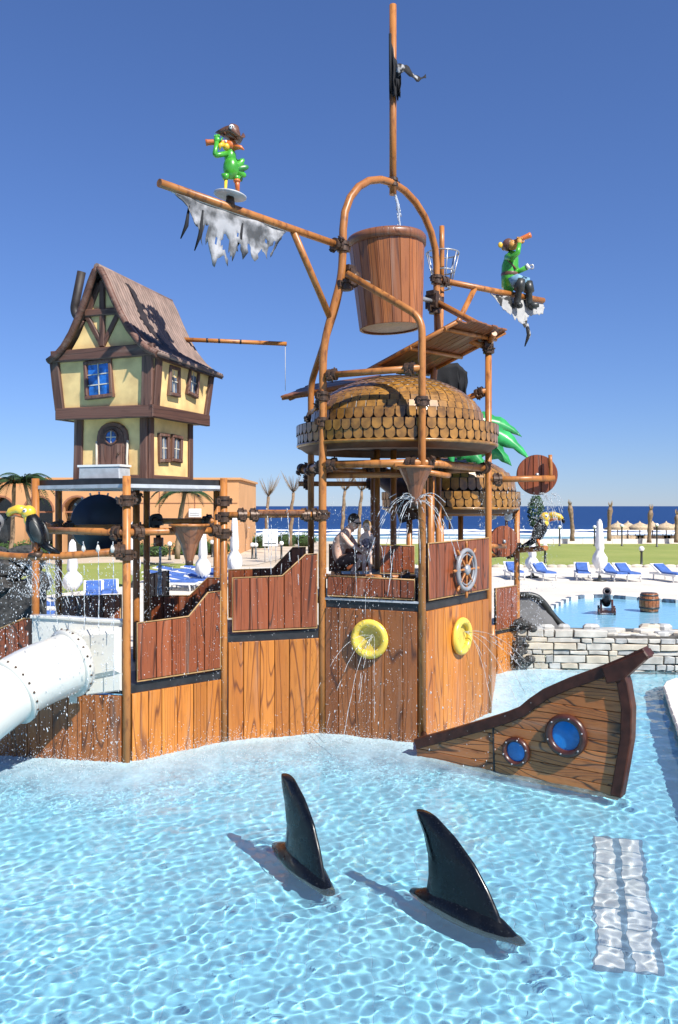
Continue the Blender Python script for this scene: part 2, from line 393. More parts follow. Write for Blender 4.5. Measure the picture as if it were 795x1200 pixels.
# pool tiles
def tiles(name, c0, c1):
    m, N, K, b = new(name); oi = N.new('ShaderNodeObjectInfo')
    K.new(ramp(N, K, oi.outputs['Random'], [(0, c0), (1, c1)]), b.inputs['Base Color']); b.inputs['Roughness'].default_value = .35
tiles('tile_blue', (.29, .73, .92), (.34, .77, .94))
m, N, K, b = new('pool_floor'); co = coords(N, K, (4, 4, 4), False)
br = nd(N, 'ShaderNodeTexBrick', Scale=1.); br.offset = 0; br.inputs['Brick Width'].default_value = 1; br.inputs['Row Height'].default_value = 1; br.inputs['Mortar Size'].default_value = .018
br.inputs['Color1'].default_value = (.29, .73, .92, 1); br.inputs['Color2'].default_value = (.34, .77, .94, 1); br.inputs['Mortar'].default_value = (.45, .78, .93, 1)
K.new(co, br.inputs[0]); K.new(br.outputs[0], b.inputs['Base Color']); b.inputs['Roughness'].default_value = .5
plain('pool_back', (.22, .50, .66), .5, 0, .06, 2)
m, N, K, b = new('deck_paving'); co = coords(N, K, (2, 2, 2), False)
br = nd(N, 'ShaderNodeTexBrick', Scale=1.); br.offset = .5; br.inputs['Brick Width'].default_value = 1; br.inputs['Row Height'].default_value = 1; br.inputs['Mortar Size'].default_value = .012
br.inputs['Color1'].default_value = (.60, .555, .48, 1); br.inputs['Color2'].default_value = (.66, .61, .53, 1); br.inputs['Mortar'].default_value = (.36, .33, .29, 1)
nz = nd(N, 'ShaderNodeTexNoise', Scale=9., Detail=6.); K.new(co, nz.inputs[0]); K.new(co, br.inputs[0])
K.new(mixc(N, K, br.outputs[0], (.50, .46, .40), ramp(N, K, nz.outputs[0], [(.5, (0, 0, 0)), (.75, (.6, .6, .6))])), b.inputs['Base Color']); b.inputs['Roughness'].default_value = .85
plain('tile_white', (.78, .80, .80), .4, 0, .05, 3)
plain('tile_grey', (.22, .33, .44), .4, 0, .1, 3)
plain('grout', (.46, .68, .78), .7, 0, .05, 3)
# ================================================================ the setting
def sheet(name, pts, z, mat, skirt=0, skirt_mat=None):
    tri = tessellate_polygon([[Vector((x, y, 0)) for x, y in pts]])
    mb = MB(); mb.add([(x, y, z) for x, y in pts], [t if (Vector((pts[t[1]][0]-pts[t[0]][0], pts[t[1]][1]-pts[t[0]][1])).cross(Vector((pts[t[2]][0]-pts[t[0]][0], pts[t[2]][1]-pts[t[0]][1]))) > 0) else t[::-1] for t in tri])
    n = len(pts)
    if skirt: mb.add([(x, y, z) for x, y in pts]+[(x, y, z-skirt) for x, y in pts], [(i, (i+1) % n, n+(i+1) % n, n+i) for i in range(n)])
    return mb.build(name, mat, kind='structure')
FLOOR = -.38
V3 = lambda x, y: (x, y, 0)
def Gw(px, py, depth=-FLOOR):
    k, t = (px-397.5)/F, (py-HZ)/F; d0 = H/t; hl = math.sqrt(1+k*k)
    si = math.sin(math.atan2(hl, t))/1.33; sh = depth*math.tan(math.asin(si))/hl
    return ((d0+sh)*k, d0+sh)
RECV = []
pf = MB().add([(-14, 1, FLOOR), (9, 1, FLOOR), (9, 20, FLOOR), (-14, 20, FLOOR)], [(0, 1, 2, 3)]).build('pool_floor', 'pool_floor', kind='structure'); RECV.append(pf)
tm = MB().prism([(.003, .003), (.247, .003), (.247, .247), (.003, .247)], 0, .003, None, .0015).mesh('tile', 'tile_blue')
for j in range(17):
    yy = 5.0+.25*j; hw = .44*yy
    for i in range(-8, 10):
        if RECV and len(RECV) < 301: RECV.append(link(tm, 'tile', pf, Matrix.Translation((i*.25, yy, FLOOR+.001))))
# white lane mark lying on the pool floor: two rows of white slabs with a grey-blue strip between and beside them
c = [Gw(697, 981), Gw(748, 986), Gw(774, 1143), Gw(700, 1134)]
lm = thing('lane_marking', 'two rows of white slabs with grey-blue strips on the pool floor', 'floor marking', (c[0][0], c[0][1], FLOOR))
def q(u, v):
    a = [c[0][i]*(1-u)+c[1][i]*u for i in (0, 1)]; b_ = [c[3][i]*(1-u)+c[2][i]*u for i in (0, 1)]
    return (a[0]*(1-v)+b_[0]*v, a[1]*(1-v)+b_[1]*v)
RECV.append(MB().prism([q(-.03, -.01), q(1.07, -.01), q(1.07, 1.01), q(-.03, 1.01)], FLOOR, FLOOR+.010).build('backing_strip', 'tile_grey', lm))
for u0, u1 in ((.01, .43), (.57, .99)):
    for k in range(8):
        RECV.append(MB().prism([q(u0, k/8+.004), q(u1, k/8+.004), q(u1, (k+1)/8-.004), q(u0, (k+1)/8-.004)], FLOOR+.008, FLOOR+.016, None, .002).build('slab', 'tile_white', lm))

# the water surface: real ripples, fine enough to focus the sun on the floor
rng = np.random.default_rng(5)
d = np.concatenate([np.linspace(3.6, 8, 340, endpoint=False), np.linspace(8, 13, 250, endpoint=False), np.linspace(13, 19.6, 150)])
u = np.linspace(-1, 1, 640)
X = u[None, :]*(.42*d[:, None]+1.5); Y = np.repeat(d[:, None], len(u), 1); Z = np.zeros_like(X)
for k in range(72):
    lam = rng.choice([.06, .07, .085, .105, .135, .19, .6])*rng.uniform(.85, 1.15); a = rng.uniform(0, 2*np.pi); kk = 2*np.pi/lam
    fade = np.clip((lam*120-Y)/4., .15, 1) if lam < .13 else 1
    Z += .000125*(lam/.085)**1.4*fade*np.sin(kk*(X*np.cos(a)+Y*np.sin(a))+rng.uniform(0, 6.28)+.6*np.sin(X*1.3+k)+.6*np.sin(Y*1.1+2*k))
FOOT = [(-6.5, 11.9), (-4.65, 11.72), (-2.82, 11.33), (-1.67, 12.36), (-.25, 12.83), (1.19, 12.23), (2.46, 14.05), (3.0, 17.0), (4.2, 18)]
def seg_d(X, Y, a, b):
    ax, ay, bx, by = *a, *b; t = np.clip(((X-ax)*(bx-ax)+(Y-ay)*(by-ay))/((bx-ax)**2+(by-ay)**2), 0, 1)
    return np.hypot(X-ax-t*(bx-ax), Y-ay-t*(by-ay))
dist = np.min([seg_d(X, Y, FOOT[i], FOOT[i+1]) for i in range(len(FOOT)-1)], 0)
foam = np.exp(-(dist/1.8)**1.0)
churn = rng.normal(size=Z.shape)*.006*np.clip(foam-.3, 0, 1)
Z += churn
for A_, B_, amp in ((G(489, 1042), G(608, 1100), .006), (G(326, 988), G(387, 1043), .006), (V3(1.08, 11.64), V3(3.30, 10.03), .006)):   # rings round things that stand in the water
    dd = seg_d(X, Y, (A_[0], A_[1]), (B_[0], B_[1])); Z += amp*np.exp(-dd/.22)*np.cos(dd*38)
nx, ny = len(u), len(d); i = np.arange((nx-1)*(ny-1)); a = i//(nx-1)*nx+i % (nx-1)
me = bpy.data.meshes.new('pool_water'); quads = np.stack([a, a+1, a+nx+1, a+nx], -1).astype(np.int32)
me.vertices.add(nx*ny); me.vertices.foreach_set('co', np.stack([X, Y, Z], -1).reshape(-1).astype(np.float32))
me.loops.add(quads.size); me.loops.foreach_set('vertex_index', quads.reshape(-1)); me.polygons.add(len(quads))
me.polygons.foreach_set('loop_start', np.arange(0, quads.size, 4, dtype=np.int32)); me.polygons.foreach_set('use_smooth', np.ones(len(quads), dtype=bool)); me.update(calc_edges=True); me.validate()
at = me.attributes.new('foam', 'FLOAT', 'POINT'); at.data.foreach_set('value', foam.reshape(-1).astype(np.float32))
me.materials.append(MAT['pool_water']); water = link(me, 'pool_water', kind='structure')
water.cycles.is_caustics_caster = True

deck_pts = [(2.75, 4.5), (4.0, 9), (4.75, 11.7), (5.1, 12.8), (5.4, 13.8), (5.72, 14.8), (5.9, 15.4), (6.1, 15.8), (6.4, 16.1), (6.9, 16.3), (9, 16.6), (14, 16.9), (40, 16.9), (40, 2), (2.1, 2)]
sheet('pool_deck', deck_pts, .12, 'deck_paving', .6)
for a_, b_ in zip(deck_pts[:12], deck_pts[1:12]):   # rounded pale coping stones along the edge
    A_, B_ = Vector((*a_, .125)), Vector((*b_, .125)); n_ = max(1, round((B_-A_).length/.5))
    for k in range(n_):
        p_, q_ = A_.lerp(B_, k/n_+.004), A_.lerp(B_, (k+1)/n_-.004); dv = (q_-p_).normalized(); nv = Vector((dv.y, -dv.x, 0)); l_ = (q_-p_).length
        piece('coping_stone', [(-.0, -.05), (l_, -.05), (l_, .30), (0, .30)], -.05, .03, .02, 'coping', bpy.data.objects['pool_deck'], frame(p_, dv, nv, Vector((0, 0, 1))) if dv.cross(nv).z > 0 else frame(q_, -dv, nv, Vector((0, 0, 1))))
terr = [(-60, 19.5), (4.6, 19.5), (4.9, 22), (5.6, 25), (6.14, 26.4), (6.67, 27.5), (7.5, 29.2), (8.3, 30.8), (9.0, 31.5), (9.8, 31.7), (11.8, 29.9), (14, 28.4), (19, 27), (22, 24), (22, 15.5), (60, 15.5), (60, 46), (-60, 46)]
sheet('pool_terrace', terr, .1, 'paving', .6)
sheet('back_pool_floor', [(3.6, 17.8), (22, 17), (22, 33), (3.6, 33)], -.5, 'pool_back')
# still water of the back pool
m, N, K, b = new('pond_water'); co = coords(N, K, (1, 1, 1), False); nz = nd(N, 'ShaderNodeTexNoise', Scale=4., Detail=3.); K.new(co, nz.inputs[0])
b.inputs['Base Color'].default_value = (.26, .56, .74, 1); b.inputs['Roughness'].default_value = .12; bump(N, K, b, nz.outputs[0], .35, .04)
sheet('back_pool_water', [(3.7, 18.6), (22, 18.3), (22, 32.5), (3.7, 32.5)], 0, 'pond_water')
# dark and pale mosaic blocks along the back pool's edge
edge = terr[1:14]; cum = 0
for i in range(len(edge)-1):
    A, B = Vector((*edge[i], 0)), Vector((*edge[i+1], 0)); n = max(1, round((B-A).length/.42)); dr = (B-A).normalized(); nn = Vector((-dr.y, dr.x, 0))
    for k in range(n):
        p = A+(B-A)*((k+.5)/n); cum += 1
        mm = MB().box((0, 0, 0), ((B-A).length/n*.92, .16, .17)).mesh('edge_block', 'coping_dark' if cum % 2 else 'coping') if False else None
        key = ('edge', cum % 2, round((B-A).length/n, 2))
        if key not in MESHES: MESHES[key] = MB().box((0, 0, 0), ((B-A).length/n*.94, .14, .16)).mesh('edge_block', 'coping_dark' if cum % 2 else 'coping')
        link(MESHES[key], 'edge_block', bpy.data.objects['pool_terrace'], frame(p-nn*.02+Vector((0, 0, .045)), dr, nn, Vector((0, 0, 1))))
ll = [G(px, py, .105) for px, py in ((-300, 706), (0, 705), (80, 694), (140, 688), (180, 676), (235, 670), (246, 661), (140, 659), (0, 663), (-300, 668))]
sheet('lawn', [(p.x, p.y) for p in ll], .105, 'lawn')
sheet('lawn', [(.5, 46.2), (80, 46.2), (110, 74), (1.5, 74)], .11, 'lawn')
# beach falling to the sea
mb = MB(); prof = [(45.9, .085), (80, .085), (84, -.4), (98, -3.1), (150, -4.5)]
vs = [(x, y, z) for y, z in prof for x in (-400, 400)]
mb.add(vs, [(2*i, 2*i+1, 2*i+3, 2*i+2) for i in range(len(prof)-1)]); mb.build('beach', 'sand', kind='structure')
MB().add([(-20000, 92, -3), (20000, 92, -3), (20000, 30000, -3), (-20000, 30000, -3)], [(0, 1, 2, 3)]).build('sea', 'sea', kind='structure')
# surf breaking along the reef
mb = MB(); r2 = random.Random(3)
for row, (y0, wd, hh) in enumerate(((196, 16, .9), (222, 9, .6), (176, 5, .3))):
    n = 260; vs = []
    for k in range(n+1):
        x = -160+400*k/n; o = 9*mnoise.noise(Vector((x*.03, row*7, 0))); t = max(.02, .5+.9*mnoise.noise(Vector((x*.09, row*3+1, 4)))+.35*mnoise.noise(Vector((x*.5, row, 9))))
        vs += [(x, y0+o-wd*t*.5, -3.05), (x, y0+o, -2.95+hh*t), (x, y0+o+wd*t*.5, -3.05)]
    mb.add(vs, [f for k in range(n) for f in ((3*k, 3*k+3, 3*k+4, 3*k+1), (3*k+1, 3*k+4, 3*k+5, 3*k+2))], True)
mb.build('surf_foam', 'foam_white', kind='stuff')
# pale path from the left lawn towards the beach
pp = [G(px, py, .1) for px, py in ((246, 664), (300, 662), (330, 655), (372, 652), (372, 641), (320, 642), (270, 648), (240, 655))]
sheet('path', [(p.x, p.y) for p in pp], .108, 'path_sand')
# low white walls and kerb stones bounding the lawn
lw = thing('low_wall', 'long low pale wall between the lawn and the beach', 'wall', (20, 75, .08))
for k in range(30): MB().box((2+k*2.6, 75.2+k*.03, .28), (2.56, .4, .42+.02*(k % 3))).build('wall_block', 'coping', lw)
kb = thing('lawn_kerb', 'row of low tan stones along the near edge of the lawn', 'kerb', (12, 46, .1))
ks = [MB().ell((0, 0, 0), (.32+.05*k, .2, .13), 8, 5).mesh('kerb_stone', 'stone_c') for k in range(3)]
for k in range(60): link(ks[k % 3], 'kerb_stone', kb, Matrix.Translation((1+k*.58+r2.uniform(-.06, .06), 46.1+r2.uniform(-.1, .1), .13)))

# ---------------------------------------------------------------- vegetation
def leaf_cloud(mb, c, r, n, s, rr, flat=1.):
    for _ in range(n):
        while True:
            p = Vector((rr.uniform(-1, 1), rr.uniform(-1, 1), rr.uniform(-1, 1)))
            if .25 < p.length < 1: break
        p = p.normalized()*(p.length**.45)
        k = 1+.25*mnoise.noise(p*2.3+Vector(c))
        o = Vector((c[0]+p.x*r[0]*k, c[1]+p.y*r[1]*k, c[2]+p.z*r[2]*k))
        a = Vector((rr.uniform(-1, 1), rr.uniform(-1, 1), rr.uniform(-.6, 1))).normalized(); b_ = a.orthogonal().normalized(); l = s*rr.uniform(.6, 1.3)
        mb.add([o-a*l, o+b_*l*.4, o+a*l, o-b_*l*.4], [(0, 1, 2, 3)])
def hedge(px0, px1, py, hgt, label, seed):
    rr = random.Random(seed); A, B = G(px0, py, .1), G(px1, py, .1); B = Vector((B.x, A.y, A.z))
    t = thing('hedge', label, 'hedge', (A+B)/2, 'clipped hedges in front of the hotel')
    mb = MB(); n = max(2, int((B.x-A.x)/1.0)); core = MB()
    for k in range(n):
        c = A+(B-A)*((k+.5)/n); hh = hgt*rr.uniform(.75, 1.1); rx = (B.x-A.x)/n*.75
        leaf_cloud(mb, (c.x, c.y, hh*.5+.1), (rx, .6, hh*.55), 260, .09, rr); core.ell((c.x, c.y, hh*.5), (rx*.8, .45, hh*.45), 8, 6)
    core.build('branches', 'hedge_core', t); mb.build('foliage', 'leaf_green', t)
hedge(-60, 60, 652, 1.1, 'clipped green hedge in front of the arched hotel wing', 1)
hedge(108, 196, 652, 1.0, 'clipped green hedge below the plain orange hotel wall', 2)
hedge(205, 268, 650, 1.1, 'clipped green hedge by the hotel corner', 3)
hedge(278, 318, 642, 1.2, 'green hedge behind the white notice board', 4)
hedge(326, 368, 640, 1.2, 'green hedge beside the path to the beach', 5)
def frond(mb, base, az, ln, droop, rise, wd, n=9, leafl=.5, rr=rnd):
    """one feather frond: a rib with leaflets"""
    dr = Vector((math.cos(az), math.sin(az), 0)); pts = []
    for k in range(n+1):
        t = k/n; pts.append(Vector(base)+dr*ln*(t-.12*t*t)+Vector((0, 0, ln*(rise*t-droop*t*t))))
    mb.tube(pts, [.025*(1-.8*k/n) for k in range(n+1)], 4)
    sd_ = Vector((-dr.y, dr.x, 0))
    for k in range(1, n*3):
        t = k/(n*3); f = t*n; i = min(n-1, int(f)); p = pts[i].lerp(pts[i+1], f-i); l = leafl*math.sin(math.pi*(.12+.85*t))*rr.uniform(.8, 1.1)
        for sg in (-1, 1):
            e = p+sd_*sg*l*.8+dr*l*.45-Vector((0, 0, l*.45)); w_ = dr*wd
            mb.add([p-w_, p+w_, e], [(0, 1, 2)])
def palm(px, pyb, d, h, label, style, seed, lean=.1, group=None):
    rr = random.Random(seed); b0 = W(px, pyb, d)
    t = thing('palm_tree', label, 'palm', b0, group)
    pts = [b0+Vector((lean*h*(k/8)**2, 0, h*k/8))+Vector((.035*h*mnoise.noise(Vector((k*.6, seed, 0))), 0, 0)) for k in range(9)]
    wob = [(.17 if style == 'bare' else .13)*(1.15-.35*k/8)*rr.uniform(.85, 1.15) for k in range(9)]
    if style == 'bare': wob[6:] = [.20, .24, .14]
    MB().tube(pts, wob, 9).build('trunk', 'palm_trunk', t)
    top = pts[-1]; mb = MB()
    if style == 'bare':
        for k in range(14):
            a = rr.uniform(0, 6.28); mb.tube([top-Vector((0, 0, .35)), top+Vector((.12*math.cos(a), .12*math.sin(a), .1)), top+Vector((.2*math.cos(a), .2*math.sin(a), rr.uniform(.25, .55)))], [.035, .03, .008], 4)
        mb.build('crown', 'palm_dry', t)
    elif style == 'tied':
        for k in range(16): frond(mb, top, rr.uniform(0, 6.28), rr.uniform(.7, 1.05), -.1, rr.uniform(1.1, 1.5), .03, 6, .22, rr)
        mb.build('crown', 'palm_dry', t)
    else:
        for k in range(17): frond(mb, top, rr.uniform(0, 6.28), rr.uniform(1.1, 1.9)*h*.35, rr.uniform(.5, 1.15), rr.uniform(.25, .8), .05, 9, .45, rr)
        mb.build('crown', 'leaf_dark', t)
    return t
lab_bare = 'bare pollarded palm trunk standing at the edge of the beach'
for k, (px, pb, h) in enumerate(((671, 634, 3.15), (714, 634, 3.0), (761, 636, 2.85), (793, 636, 2.45), (439, 636, 3.2))):
    palm(px, pb, 74.6, h, lab_bare, 'bare', 20+k, (-.06, .04, .05, .03, .04)[k], 'bare palm trunks by the beach')
palm(14, 652, 50, 4.3, 'leafy green palm in front of the arched hotel wing', 'leafy', 31, .05)
palm(40, 654, 50, 4.6, 'tall palm with drooping fronds beside the arched hotel wing', 'leafy', 37, -.12)
palm(208, 655, 46, 3.6, 'slender leaning palm in front of the plain orange hotel wall', 'leafy', 33, .12)
for k, (px, pb, d_, h) in enumerate(((312, 640, 60, 3.5), (341, 640, 62, 3.9), (401, 640, 60, 3.9), (421, 640, 60, 3.9))):
    palm(px, pb, d_, h, 'young palm with its dry fronds tied upright near the beach', 'tied', 40+k, .05, 'palms with tied fronds')
t = thing('shrub', 'round dark green conifer shrub beyond the back tower', 'shrub', W(628, 640, 60)); mb = MB()
leaf_cloud(mb, W(628, 600, 60), (.55, .55, 1.2), 900, .12, rnd); mb.build('foliage', 'leaf_dark', t); MB().tube([W(628, 646, 60), W(628, 605, 60)], [.1, .05], 6).build('trunk', 'palm_trunk', t)

# ---------------------------------------------------------------- hotel
hx1 = (280-397.5)*.058; ht = thing('hotel_building', 'orange stucco hotel wing with arched openings and flat roof', 'building', (-18, 60, 0))
ztop = H+(HZ-562)*.058
MB().box(((hx1-40)/2+ -.0, 64, ztop/2), (hx1+40, 12, ztop)).build('wall', 'hotel_wall', ht)
MB().box(((hx1-40)/2, 64, ztop+.06), (hx1+40.3, 12.3, .14)).build('parapet', 'hotel_wall', ht)
pane = []   # projecting arcade
xa0, xa1 = -26.5, -16.2; poly = [(xa0, 0)]
n_ar = 4; stp = (xa1-xa0)/n_ar
for k in range(n_ar):
    cx = xa0+stp*(k+.5); r_ = .95
    poly += [(cx-r_, 0)]+[(cx-r_*math.cos(a), 3.05+r_*math.sin(a)) for a in [math.pi*i/10 for i in range(11)]]+[(cx+r_, 0)]
    MB().box((cx, 57.96, 2.0), (1.85, .06, 3.9)).build('window', 'glass_dark', ht)
    tr = MB(); tr.prism([(cx-(r_+.12)*math.cos(a), 3.05+(r_+.12)*math.sin(a)) for a in [math.pi*i/10 for i in range(11)]]+[(cx+r_*math.cos(a), 3.05+r_*math.sin(a)) for a in [math.pi*i/10 for i in range(11)]], 0, .06, upframe((0, 57.0), (1, 57.0), 0, 0)); tr.build('arch_trim', 'hotel_trim', ht)
    MB().box((cx, 57.5, 3.0), (2*r_+.1, .1, .12)).build('transom', 'hotel_trim', ht)
poly += [(xa1, 0), (xa1, 4.75), (xa0, 4.75)]
MB().prism(poly, -.99, 0, upframe((0, 57.0), (1, 57.0))).build('arcade', 'hotel_wall', ht)
for xx in (-14.6, -12.2, -9.8): MB().box((xx, 57.99, 2.6), (.05, .05, 5.1)).build('joint_strip', 'hotel_trim', ht)
for zz in (1.6, 3.6): MB().box((-11.5, 57.985, zz), (9.2, .04, .04)).build('joint_strip', 'hotel_trim', ht)
ac = thing('wall_unit', 'white box unit fixed to the plain orange hotel wall', 'air conditioner', (-9.8, 57.8, 2.7))
p = W(229, 601, 57.75); MB().box(p, (.8, .4, .58)).build('casing', 'white_paint', ac); MB().box(p+Vector((0, -.21, 0)), (.66, .03, .06)).build('grille', 'grey_paint', ac)
MB().box(p+Vector((0, -.21, -.14)), (.66, .03, .06)).build('grille', 'grey_paint', ac)
# white notice board
nb = thing('notice_board', 'plain white notice board on two posts by the path', 'sign', G(317, 652, .1))
c = W(317, 630, 50); MB().box(c, (.88, .06, 1.0)).build('board', 'white_paint', nb)
for sx in (-.32, .32): MB().tube([(c.x+sx, c.y+.05, .1), (c.x+sx, c.y+.05, c.z+.3)], .03, 6).build('post', 'grey_paint', nb)
MB().box(c+Vector((0, -.035, -.35)), (.7, .012, .05)).build('text_line', 'boot_dark', nb)

# ---------------------------------------------------------------- loungers, parasols, lamps
def make_lounger(up=40):
    t = thing('sun_lounger', 'x' if up > 20 else 'y', 'sun lounger', (0, 0, 0), 'blue and white sun loungers')
    fr = MB()
    for sx in (-.31, .31): fr.box((sx, 0, .30), (.05, 1.9, .07))
    for yy in (-.93, .0, .93): fr.box((0, yy, .30), (.58, .05, .05))
    fr.build('frame', 'white_paint', t)
    for sx in (-.3, .3):
        for yy in (-.75, .7): MB().tube([(sx, yy, .0), (sx, yy*.95, .29)], .03, 6).build('leg', 'white_paint', t)
    MB().prism([(-.25, -.9), (.25, -.9), (.25, .13), (-.25, .13)], .335, .41, None, .02).build('seat_cushion', 'cushion_blue', t)
    M = Matrix.Translation((0, .17, .36))@Matrix.Rotation(R(up), 4, 'X')
    MB().prism([(-.25, 0), (.25, 0), (.25, .68), (-.25, .68)], 0, .07, M, .02).build('back_cushion', 'cushion_blue', t)
    MB().prism([(-.34, -.02), (.34, -.02), (.34, .82), (-.34, .82)], -.05, -.004, M, .01).build('back_frame', 'white_paint', t)
    return t
protos = {}
lw_ = 'blue and white sun lounger '
spots = [(637, 679, 8, 27, lw_+'beside the parasol behind the back tower'), (683, 679, -12, 27, lw_+'next to the tall parasol, beyond the cannon'), (718, 680, 10, 27, lw_+'in a close pair beside the tall parasol'),
         (735, 680, 4, 27, lw_+'in a close pair beside the tall parasol'), (784, 681, 14, 27, lw_+'standing alone beyond the brown barrel'), (603, 678, 0, 27, lw_+'half hidden by the back tower post'),
         (10, 727, 14, 24, lw_+'below the dark wet rock block'), (34, 718, 14, 24, lw_+'between the rock block and the first platform post'), (58, 722, 80, 12, lw_+'lying sideways behind the white slide'),
         (110, 706, 16, 24, lw_+'in the pair behind the rear platform railing'), (128, 704, 16, 24, lw_+'in the pair behind the rear platform railing'), (26, 733, 78, 12, lw_+'lying sideways behind the white slide')]
for px, py in ((204, 692), (214, 684), (224, 690), (233, 682), (246, 688), (252, 679), (206, 677), (238, 676), (195, 683)): spots.append((px, py, 82, 10, lw_+'in the distant cluster by the white parasols'))
for px, py, a, up, lb in spots:
    p = G(px, py, .1); M = Matrix.Translation(p)@Matrix.Rotation(R(a), 4, 'Z')
    if up not in protos: t = protos[up] = make_lounger(up); t.matrix_basis = M; t['label'] = lb
    else: dup(protos[up], M, lb)
def parasol(px, pyb, top, label, seed):
    rr = random.Random(seed); b0 = G(px, pyb, .1); ht_ = (H-(top-HZ)/F*b0.y)-.1
    t = thing('parasol', label, 'parasol', b0, 'closed white parasols'); T = Matrix.Translation(b0)
    MB().lathe([(.3, 0), (.3, .06), (.1, .1), (.05, .25)], 12, T).build('base', 'boot_dark', t)
    MB().tube([b0+Vector((0, 0, .1)), b0+Vector((0, 0, ht_-.02))], .025, 8).build('pole', 'white_paint', t)
    # folded cloth with pleats
    n = 24; prof = [(.02, ht_), (.09, ht_-.12), (.12, ht_*.75), (.15, ht_*.55), (.11, ht_*.50), (.24, ht_*.40), (.26, ht_*.30), (.12, ht_*.2)]
    vs = []; fs = []
    for r_, z in prof:
        for k in range(n):
            a = 2*math.pi*k/n; q_ = r_*(1+.28*(k % 2)+.12*mnoise.noise(Vector((math.cos(a)*2, math.sin(a)*2+seed, z*2)))); vs.append(T@Vector((q_*math.cos(a), q_*math.sin(a), z+.04*math.sin(5*a))))
    for i in range(len(prof)-1):
        for k in range(n): fs.append((i*n+k, (i+1)*n+k, (i+1)*n+(k+1) % n, i*n+(k+1) % n))
    MB().add(vs, fs, True).build('folded_canopy', 'parasol_cloth', t)
    MB().lathe([(.14, ht_*.49), (.14, ht_*.52)], 12, T).build('strap', 'white_paint', t)
parasol(703, 681, 609, 'closed white parasol standing among the loungers of the back pool', 1)
parasol(624, 677, 628, 'closed white parasol just behind the back tower', 2)
parasol(85, 706, 633, 'closed white parasol on the left lawn edge below the navy disc', 3)
parasol(238, 690, 618, 'closed white parasol seen beside the hanging wooden cone funnel', 4)
parasol(275, 686, 605, 'closed white parasol seen right of the house platform', 5)
parasol(156, 688, 612, 'closed white parasol seen between the platform posts', 6)
def lamp(px, pyb, hgt, label, z=.1):
    b0 = G(px, pyb, z); t = thing('bollard_lamp', label, 'lamp', b0, 'garden lamps with white globes'); T = Matrix.Translation(b0)
    MB().lathe([(.11, 0), (.11, .05), (.07, .08), (.06, hgt-.12), (.1, hgt-.08), (.1, hgt-.05)], 10, T).build('post', 'boot_dark', t)
    MB().ell(b0+Vector((0, 0, hgt+.07)), (.15, .15, .15), 12, 8).build('globe', 'globe_white', t)
lg = 'short black garden lamp with white globe on the right-hand lawn'
lh = 'short black garden lamp with white globe near the hotel hedges'
for px, py, hh in ((639, 660, .9), (752, 664, .9), (697, 640, 1.5), (656, 640, 1.5), (770, 641, 1.7), (729, 640, 1.6)): lamp(px, py, hh, lg)
for px, py, hh in ((199, 656, .9), (249, 653, .9), (296, 655, .8), (330, 655, .9), (300, 655, .8)): lamp(px, py, hh, lh)
def straw_umbrella(px, d_, r_, zt):
    b0 = W(px, 634, d_); b0.z = .085; t = thing('beach_umbrella', 'pale straw beach umbrella on the sand before the sea', 'umbrella', b0, 'straw umbrellas on the beach')
    T = Matrix.Translation(b0); MB().tube([b0, b0+Vector((0, 0, zt))], .05, 6).build('pole', 'palm_trunk', t)
    MB().lathe([(r_, zt-.55), (r_*.55, zt-.22), (.1, zt+.05), (.02, zt+.2)], 16, T).build('canopy', 'straw', t)
    MB().lathe([(r_*1.01, zt-.62), (r_*1.0, zt-.53)], 16, T, False).build('fringe', 'straw', t)
for px, d_, r_ in ((781, 78, 1.5), (765, 79, 1.2), (750, 78.5, 1.4), (736, 79.2, 1.1), (795, 78.3, 1.3), (724, 78.7, 1.2)): straw_umbrella(px, d_, r_, 1.75)
for k, px in enumerate((726, 745, 756, 776, 788)):
    p = W(px, 634, 77.6); t = thing('wind_screen', 'low tan wicker wind screen under the straw umbrellas', 'screen', (p.x, p.y, .085), 'wicker wind screens')
    for j in range(5): MB().box((p.x-.64+.32*j, p.y, .42), (.3, .05, .62+.03*(j % 2))).build('panel', 'straw', t)
    for sx in (-.85, .85): MB().tube([(p.x+sx, p.y, .06), (p.x+sx, p.y, .85)], .04, 6).build('post', 'palm_trunk', t)
# ================================================================ the play structure
V = Vector
P0 = V((-2.82, 11.33, 0)); P1 = V((-1.67, 12.36, 0)); P2 = V((-.25, 12.83, 0)); P3 = V((1.19, 12.23, 0)); P4 = V((2.46, 14.05, 0))
PL = V((-4.41, 12.4, 0)); P5 = V((1.78, 15.3, 0)); P6 = V((.62, 15.45, 0)); P7 = V((-.47, 14.3, 0))
PR1 = V((-4.55, 13.85, 0)); PR2 = V((-3.17, 13.35, 0)); PR3 = V((-3.2, 14.2, 0)); PR4 = V((-2.0, 13.95, 0))
PIPE = .054
def rounded(pts, rad=.18, n=5):
    pts = [V(p) for p in pts]; out = [pts[0]]
    for i in range(1, len(pts)-1):
        a, p, b_ = pts[i-1], pts[i], pts[i+1]; r1 = min(rad, (a-p).length*.45, (b_-p).length*.45)
        s, e = p+(a-p).normalized()*r1, p+(b_-p).normalized()*r1
        for k in range(n+1):
            t = k/n; out.append(s*(1-t)**2+p*2*t*(1-t)+e*t*t)
    return out+[pts[-1]]
def pipe(name, pts, parent, r=PIPE, mat='pipe', rad=.18):
    pts = [V(p) for p in pts]
    if len(pts) == 2 and abs((pts[1]-pts[0]).normalized().z) > .97: pts = [pts[0], pts[0].lerp(pts[1], .5), pts[1]]
    return MB().tube(rounded(pts, rad) if len(pts) > 2 else pts, r, 14).build(name, mat, parent)
